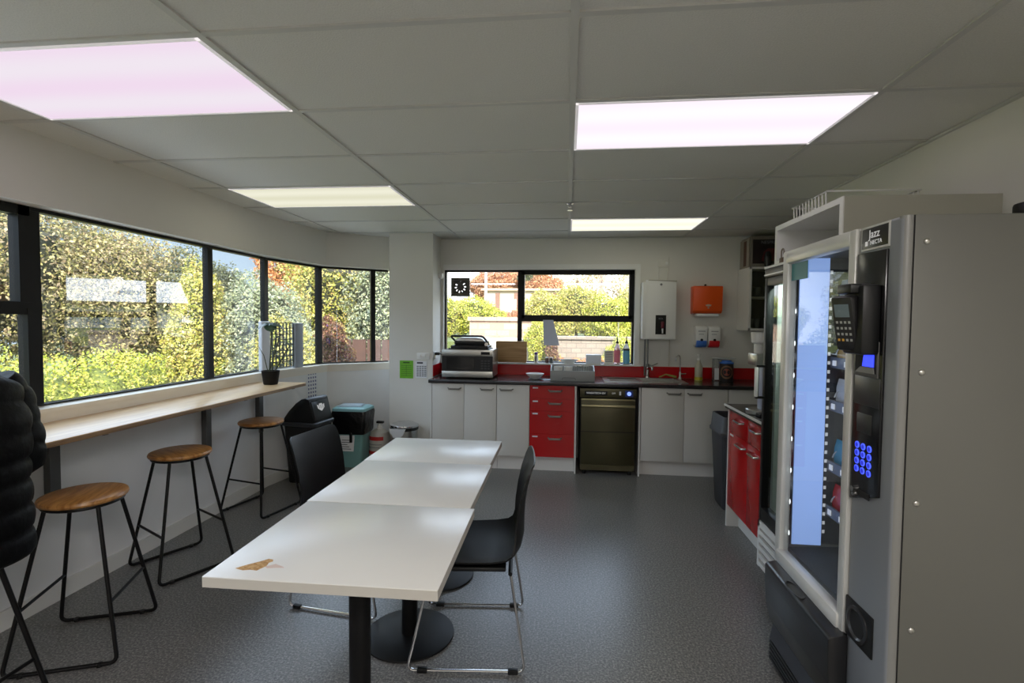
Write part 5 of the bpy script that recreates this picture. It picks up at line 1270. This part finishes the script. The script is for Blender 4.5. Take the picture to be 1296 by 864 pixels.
grey_roof = M('grey_roof', S(150, 146, 142), .7)
cot.part('wall', MB().box((-15.6, 21.0, -.4), (-10.6, 25, 2.25)), M('cream_wall', S(230, 222, 200), .8)); cot.part('roof', MB().prism([(-15.9, 2.25), (-10.3, 2.25), (-11.4, 2.75), (-14.8, 2.75)], 'y', 20.7, 25.3), grey_roof)
cot.part('window', MB().box((-13.6, 20.97, 1.2), (-12.8, 21.0, 1.9)), dark)
# parked car under the long window
car = Thing('parked_car', 'white car parked outside right under the long window', 'car', (-4.3, 2.3, GZL))
cw = M('car_white', S(236, 238, 240), .25, coat=.5)
DY = -1.1
prof = [(1.2, -.32), (1.2, .02), (1.35, .12), (2.2, .22), (2.75, .60), (3.3, .70), (4.1, .69), (4.7, .55), (5.15, .16), (5.45, .06), (5.5, -.30)]
def carx(y, z): return .84-(max(0, z-.27))*.42
rings = []
prof = [(y+DY, z+.12) for y, z in prof]
m = MB(); secs = []
zb = -.24
for y, z in prof:
    w1 = .86; w2 = carx(y, z)
    secs.append([(-4.3-w1, y, zb), (-4.3-w1, y, min(z, .22)), (-4.3-w2, y, z), (-4.3+w2, y, z), (-4.3+w1, y, min(z, .22)), (-4.3+w1, y, zb)])
car.part('car_body', m.rings(secs), cw, smooth=50)
gl = M('car_glass', S(30, 36, 42), .08)
car.part('windscreen', MB().quad([(-4.3-.62, 1.180, 0.405), (-4.3+.62, 1.180, 0.405), (-4.3+.56, 1.640, 0.732), (-4.3-.56, 1.640, 0.732)]), gl, smooth=0)
car.part('side_window', MB().quad([(-4.3+.845, 1.400, 0.280), (-4.3+.845, 3.700, 0.280), (-4.3+.665, 3.100, 0.750), (-4.3+.665, 1.850, 0.750)]), gl, smooth=0)
car.part('rear_window', MB().quad([(-4.3-.6, 3.630, 0.675), (-4.3+.6, 3.630, 0.675), (-4.3+.7, 3.980, 0.370), (-4.3-.7, 3.980, 0.370)]), gl, smooth=0)
for y in (.85, 3.55):
    for s in (-1, 1): car.part('wheel', MB().cyl((-4.3+s*.70, y, GZL+.31), (-4.3+s*.875, y, GZL+.31), .31, seg=28), black_plastic)
# behind the kitchen window
blk = M_block('block_wall', S(158, 128, 110), S(178, 152, 132), S(140, 120, 106), 2.2)
solo('retaining_wall', MB().box((-1.72, 8.9, .55), (-.35, 9.1, 1.50)).box((-1.75, 8.86, 1.50), (-.33, 9.12, 1.57)), [blk], 'pinkish block garden wall outside the left kitchen pane', 'wall', (-1, 9, .55))
solo('garden_wall', MB().box((-.30, 8.7, .5), (3.5, 8.9, 1.20)).box((-.33, 8.66, 1.20), (3.5, 8.92, 1.25)), [M_block('stone_wall', S(140, 128, 116), S(124, 114, 104), S(106, 98, 90), 3)], 'grey stone garden wall outside the right kitchen pane', 'wall', (1.5, 8.8, .55))
plant('rounded_hedge', 'rounded yellow green hedge behind the kitchen window block wall', 'hedge', (-2.25, 11.6, 1.12), [((-2.7, 11.6, 1.55), (.55, .4, .5)), ((-2.15, 11.5, 1.62), (.5, .4, .42)), ((-1.75, 11.6, 1.5), (.42, .35, .35))], 6500, .045, L_bright, trunk=0)
bh_ = Thing('blue_grey_building', 'pale blue grey building behind the rounded hedge', 'building', (-4.35, 28.5, 1.1))
bh_.part('wall', MB().box((-6.0, 28, 1.1), (-4.45, 30, 3.15)), M('blue_grey_wall', S(176, 186, 204), .8)); bh_.part('roof', MB().box((-6.1, 27.9, 3.15), (-4.35, 30.1, 3.25)), white_wall)
for x, y in ((-3.02, 14.0), (-2.25, 14.0)):
    solo('white_pole', MB().cyl((x, y, 1.12), (x, y, 4.2 if x < -3 else 3.6), .035, seg=12), white_wall, 'slim white pole outside, %s' % ('by the corner vent' if x < -3 else 'in front of the autumn trees'), 'pole', (x, y, 1.12))
vh = Thing('white_villa', 'white villa with dark veranda gaps behind the block wall', 'house', (-1.8, 19.6, 1.1))
vh.part('wall', MB().box((-3.2, 19.5, 1.1), (.2, 21.4, 2.68)), M('villa_wall', S(196, 176, 150), .8)); vh.part('roof', MB().box((-3.3, 19.35, 2.68), (.3, 21.5, 2.76)), M('villa_roof', S(190, 160, 136), .8))
for i in range(4): vh.part('veranda_gap', MB().box((-2.75+i*.72, 19.47, 1.5), (-2.58+i*.72, 19.5, 2.6)), M('gap_brown', S(120, 88, 74), .8) if i == 0 else bpy.data.materials['gap_brown'])
vh.part('white_gable', MB().prism([(-2.45, 1.3), (-1.95, 1.3), (-1.95, 2.35), (-2.1, 2.3)], 'y', 19.40, 19.46), white_wall)
plant('autumn_tree', 'rusty orange tree crown over the white villa', 'tree', (-2.6, 25, 1.1), [((-2.7, 25, 3.3), (1.7, 1.2, .75)), ((-1.3, 25.5, 3.0), (1.1, 1.0, .7)), ((-4.0, 25.4, 3.2), (.9, .9, .75))], 8000, .11, L_rust, trunk=.2, core=.6, core_mat=M('rust_core', S(150, 96, 64), .9))
plant('round_tree', 'small dark green round tree beside the rusty tree', 'tree', (-1.85, 23.6, 1.1), [((-1.75, 23.6, 3.35), (.5, .5, .6))], 2500, .08, L_conifer, trunk=.1)
plant('low_hedge', 'low rust coloured hedge along the top of the block wall', 'hedge', (-1.2, 14.2, 1.1), [((-1.9+i*.45, 14.2, 1.5), (.36, .3, .30)) for i in range(4)], 5000, .05, L_rust, trunk=0, core_mat=bpy.data.materials['rust_core'])
plant('flowering_bush', 'yellow green bush outside beside the window bar and notice', 'shrub', (-.42, 8.2, .55), [((-.42, 8.2, 1.12), (.24, .24, .40)), ((-.36, 8.15, .75), (.26, .24, .3))], 4000, .035, L_bright, trunk=.03)
plant('red_flower_bush', 'small dark red bush outside beneath the hanging notice', 'shrub', (-.22, 7.9, .55), [((-.22, 7.9, .98), (.10, .09, .20))], 700, .035, L_red, trunk=.02, core=.4)
plant('orange_flower_bed', 'low orange flowers along the foot of the stone wall', 'flowers', (.25, 8.2, .55), [((-.05+i*.2, 8.2, .70), (.17, .16, .20)) for i in range(5)], 4000, .035, L_orange, trunk=0, core_mat=bpy.data.materials['rust_core'])
plant('green_mound_shrub', 'fresh green mounded shrub against the stone wall', 'shrub', (.95, 8.35, .55), [((.95, 8.35, .88), (.30, .22, .36)), ((.68, 8.3, .74), (.2, .18, .22))], 3500, .035, L_bright, trunk=0)
for i, (x, y, z, r, m_, lab) in enumerate([
    (-.55, 13.4, 1.75, .6, L_yellow, 'golden shrub over the stone wall nearest the window post'),
    (.25, 13.6, 1.9, .65, L_yellow, 'golden yellow tree in the middle of the right kitchen pane'),
    (1.05, 13.4, 1.65, .62, L_bright, 'yellow green shrub at the right of the kitchen pane'),
    (1.75, 13.8, 1.8, .6, L_yellow, 'golden shrub at the far right of the kitchen pane')]):
    plant('golden_shrub', lab, 'shrub', (x, y, 1.12), [((x, y, z), (r, r*.8, r*.9)), ((x+.3, y, z-.4), (r*.8, r*.6, r*.5)), ((x-.3, y+.1, z-.3), (r*.7, r*.6, r*.5))], 4500, .055, m_, 'golden shrubs behind the stone wall', .04, .6)
plant('pale_autumn_tree', 'sparse pale autumn tree against the bright sky', 'tree', (.9, 22, 1.1), [((.4, 22, 3.3), (1.3, 1.0, 1.0)), ((1.9, 22.5, 3.5), (1.4, 1.0, 1.1)), ((3.2, 22, 3.0), (1.2, 1.0, 1.0))], 3200, .10, L_pale, trunk=.16, core=0)
plant('rust_tree', 'pinkish rust tree beside the pane divider of the kitchen window', 'tree', (-.95, 20.5, 1.1), [((-.85, 20.5, 2.5), (.8, .7, 1.0))], 3000, .09, L_rust, trunk=.1, core=.5, core_mat=bpy.data.materials['rust_core'])
solo('paved_step', MB().box((-1.75, 8.25, .55), (-.36, 8.855, 1.2)), pave_m, 'pale paved step in front of the pinkish block wall', 'step', (-1, 8.5, .55))
bt = Thing('bare_tree', 'bare branching tree behind the golden shrubs', 'tree', (1.1, 18, 1.1))
m = MB(); rb = random.Random(3)
def branch(p, d, ln, r, dep):
    q = p+d*ln; m.tube([tuple(p), tuple((p+q)/2+Vector((rb.uniform(-.04, .04)*ln, 0, 0))), tuple(q)], [r, r*.8, r*.6], 5)
    if dep:
        for _ in range(3):
            nd = (d+Vector((rb.uniform(-.7, .7), rb.uniform(-.4, .4), rb.uniform(-.1, .5)))).normalized(); branch(q, nd, ln*.68, r*.6, dep-1)
branch(Vector((1.1, 18, 1.1)), Vector((.05, 0, 1)), 1.1, .07, 4)
bt.part('branches', m, M('bare_bark', S(150, 130, 116), .9))
# white house off to the right: seen mirrored in the long window glass
wh = Thing('white_house', 'white house with a shallow pale roof and satellite dish, mirrored in the long window', 'house', (11.6, 16.9, .3), R(-45), local=True)
wh.part('wall', MB().box((-2.6, 0, -.2), (3.2, 5, 1.62)), white_wall)
wh.part('roof', MB().prism([(-.35, 1.72), (-.35, 1.80), (2.3, 2.75), (5.3, 1.80), (5.3, 1.72)], 'x', -2.8, 3.5), M('white_roof', S(244, 244, 242), .6))
wh.part('fascia', MB().box((-2.8, -.40, 1.66), (3.5, -.35, 1.78)), M('fascia_brown', S(96, 84, 64), .8))
for x in (-1.9, -1.1, -.2, .9): wh.part('window', MB().box((x, -.02, .75), (x+.5, 0, 1.4)), M('house_window_%d' % int(x*10+50), S(180, 186, 190), .2))
wh.part('satellite_dish', MB().lathe([(0, 0), (.18, .03), (.32, .10), (.33, .105), (.18, .045), (0, .015)], (0, 0, 0), 24, cap=False).rot(R(70), 'X').rot(R(50), 'Z').move((-.64, .6, 2.42)), white_wall)
wh.part('dish_mast', MB().cyl((-.64, .6, 1.8), (-.64, .6, 2.42), .03, seg=8), grey_roof)
plant('far_hedge', 'bright green hedge in front of the white house', 'hedge', (9.0, 12.7, .3), [((7.6+i*.62, 14.0-i*.58, .5), (.6, .55, .55)) for i in range(6)], 6000, .09, L_bright, trunk=0)
plant('far_tree', 'grey green tree behind the white house', 'tree', (19.5, 26.0, .3), [((19.5, 26, 3.2), (2.6, 2.5, 2.0)), ((15.5, 29, 3.2), (2.6, 2.5, 2.0))], 6000, .2, L_grey, trunk=.25)
struct('ground_far', MB().box((2.5, 9, -.2), (40, 45, .3)), lawn_m)

# ------------------------------------------------------------------ light
wd = bpy.data.worlds.new('sky'); scene.world = wd; wd.use_nodes = True
n, l = wd.node_tree.nodes, wd.node_tree.links
bg = n['Background']; tc = n.new('ShaderNodeTexCoord'); sx = n.new('ShaderNodeSeparateXYZ'); cr = n.new('ShaderNodeValToRGB')
l.new(tc.outputs['Generated'], sx.inputs[0]); l.new(sx.outputs['Z'], cr.inputs['Fac']); l.new(cr.outputs['Color'], bg.inputs['Color'])
e = cr.color_ramp.elements
e[0].position = 0; e[0].color = (1, .99, .97, 1); e[1].position = .75; e[1].color = (.46, .58, .80, 1)
q = e.new(.10); q.color = (.90, .95, 1.0, 1); q = e.new(.28); q.color = (.62, .78, 1.0, 1)
c2 = n.new('ShaderNodeValToRGB'); e2 = c2.color_ramp.elements; l.new(sx.outputs['Z'], c2.inputs['Fac'])   # clearer blue low sky away from the sun
e2[0].position = 0; e2[0].color = (.15, .19, .235, 1); e2[1].position = .30; e2[1].color = (.62, .78, 1, 1); q = e2.new(.17); q.color = (.12, .165, .215, 1); q = e2.new(.22); q.color = (.13, .18, .24, 1)
mr = n.new('ShaderNodeMapRange'); mr.inputs['From Min'].default_value = -.25; mr.inputs['From Max'].default_value = -.50; l.new(sx.outputs['X'], mr.inputs['Value'])
mxs = n.new('ShaderNodeMix'); mxs.data_type = 'RGBA'; l.new(mr.outputs['Result'], mxs.inputs['Factor']); l.new(cr.outputs['Color'], mxs.inputs['A']); l.new(c2.outputs['Color'], mxs.inputs['B'])
l.new(mxs.outputs['Result'], bg.inputs['Color'])
bg.inputs['Strength'].default_value = 3.3
sd = bpy.data.lights.new('sun', 'SUN'); sd.energy = 9; sd.angle = R(.6); sd.color = (1, .93, .80)
sun = bpy.data.objects.new('sun', sd); col.objects.link(sun)
sun.rotation_euler = Vector((-.35, .75, -.56)).to_track_quat('-Z', 'Y').to_euler()
# unseen fill lamps added behind the camera, flush with the ceiling
for (x, y, p, c) in ((-1.79, -.8, 12, (1, .94, .96)), (.61, -.8, 34, (1, .94, .90))):
    ld = bpy.data.lights.new('rear_fill', 'AREA'); ld.shape = 'RECTANGLE'; ld.size = 1.1; ld.size_y = .5; ld.energy = p; ld.color = c
    lo = bpy.data.objects.new('rear_fill', ld); col.objects.link(lo); lo.location = (x, y, H-.012)
ld = bpy.data.lights.new('machine_fill', 'AREA'); ld.shape = 'RECTANGLE'; ld.size = .11; ld.size_y = 1.1; ld.energy = .8; ld.color = (.75, .85, 1)  # unseen fill added to brighten the vending interior
lo = bpy.data.objects.new('machine_fill', ld); col.objects.link(lo); lo.location = (.972, 1.86, 1.17); lo.rotation_euler = (R(90), 0, R(-40))

ld = bpy.data.lights.new('fridge_fill', 'AREA'); ld.shape = 'RECTANGLE'; ld.size = .06; ld.size_y = .4; ld.energy = 2.5; ld.color = (.88, 1, .94)  # extra light put inside the fridge to lift its dark interior
lo = bpy.data.objects.new('fridge_fill', ld); col.objects.link(lo); lo.location = (1.2, 2.7, 1.76)
scene.view_settings.view_transform = 'Standard'; scene.view_settings.look = 'None'; scene.view_settings.exposure = .8; scene.view_settings.gamma = 1.08
cy_ = scene.cycles
cy_.use_denoising = True; cy_.max_bounces = 10; cy_.diffuse_bounces = 4; cy_.glossy_bounces = 4; cy_.transparent_max_bounces = 16; cy_.transmission_bounces = 6
cy_.sample_clamp_indirect = 6; cy_.caustics_reflective = False; cy_.caustics_refractive = False

# lettering becomes plain mesh
bpy.context.view_layer.update()
dg = bpy.context.evaluated_depsgraph_get()
for o in [o for o in scene.objects if o.type == 'FONT']:
    me = bpy.data.meshes.new_from_object(o.evaluated_get(dg))
    q = bpy.data.objects.new('tmp', me); col.objects.link(q); q.parent = o.parent; q.location = o.location; q.rotation_euler = o.rotation_euler
    nm_ = o.name; bpy.data.objects.remove(o); q.name = nm_
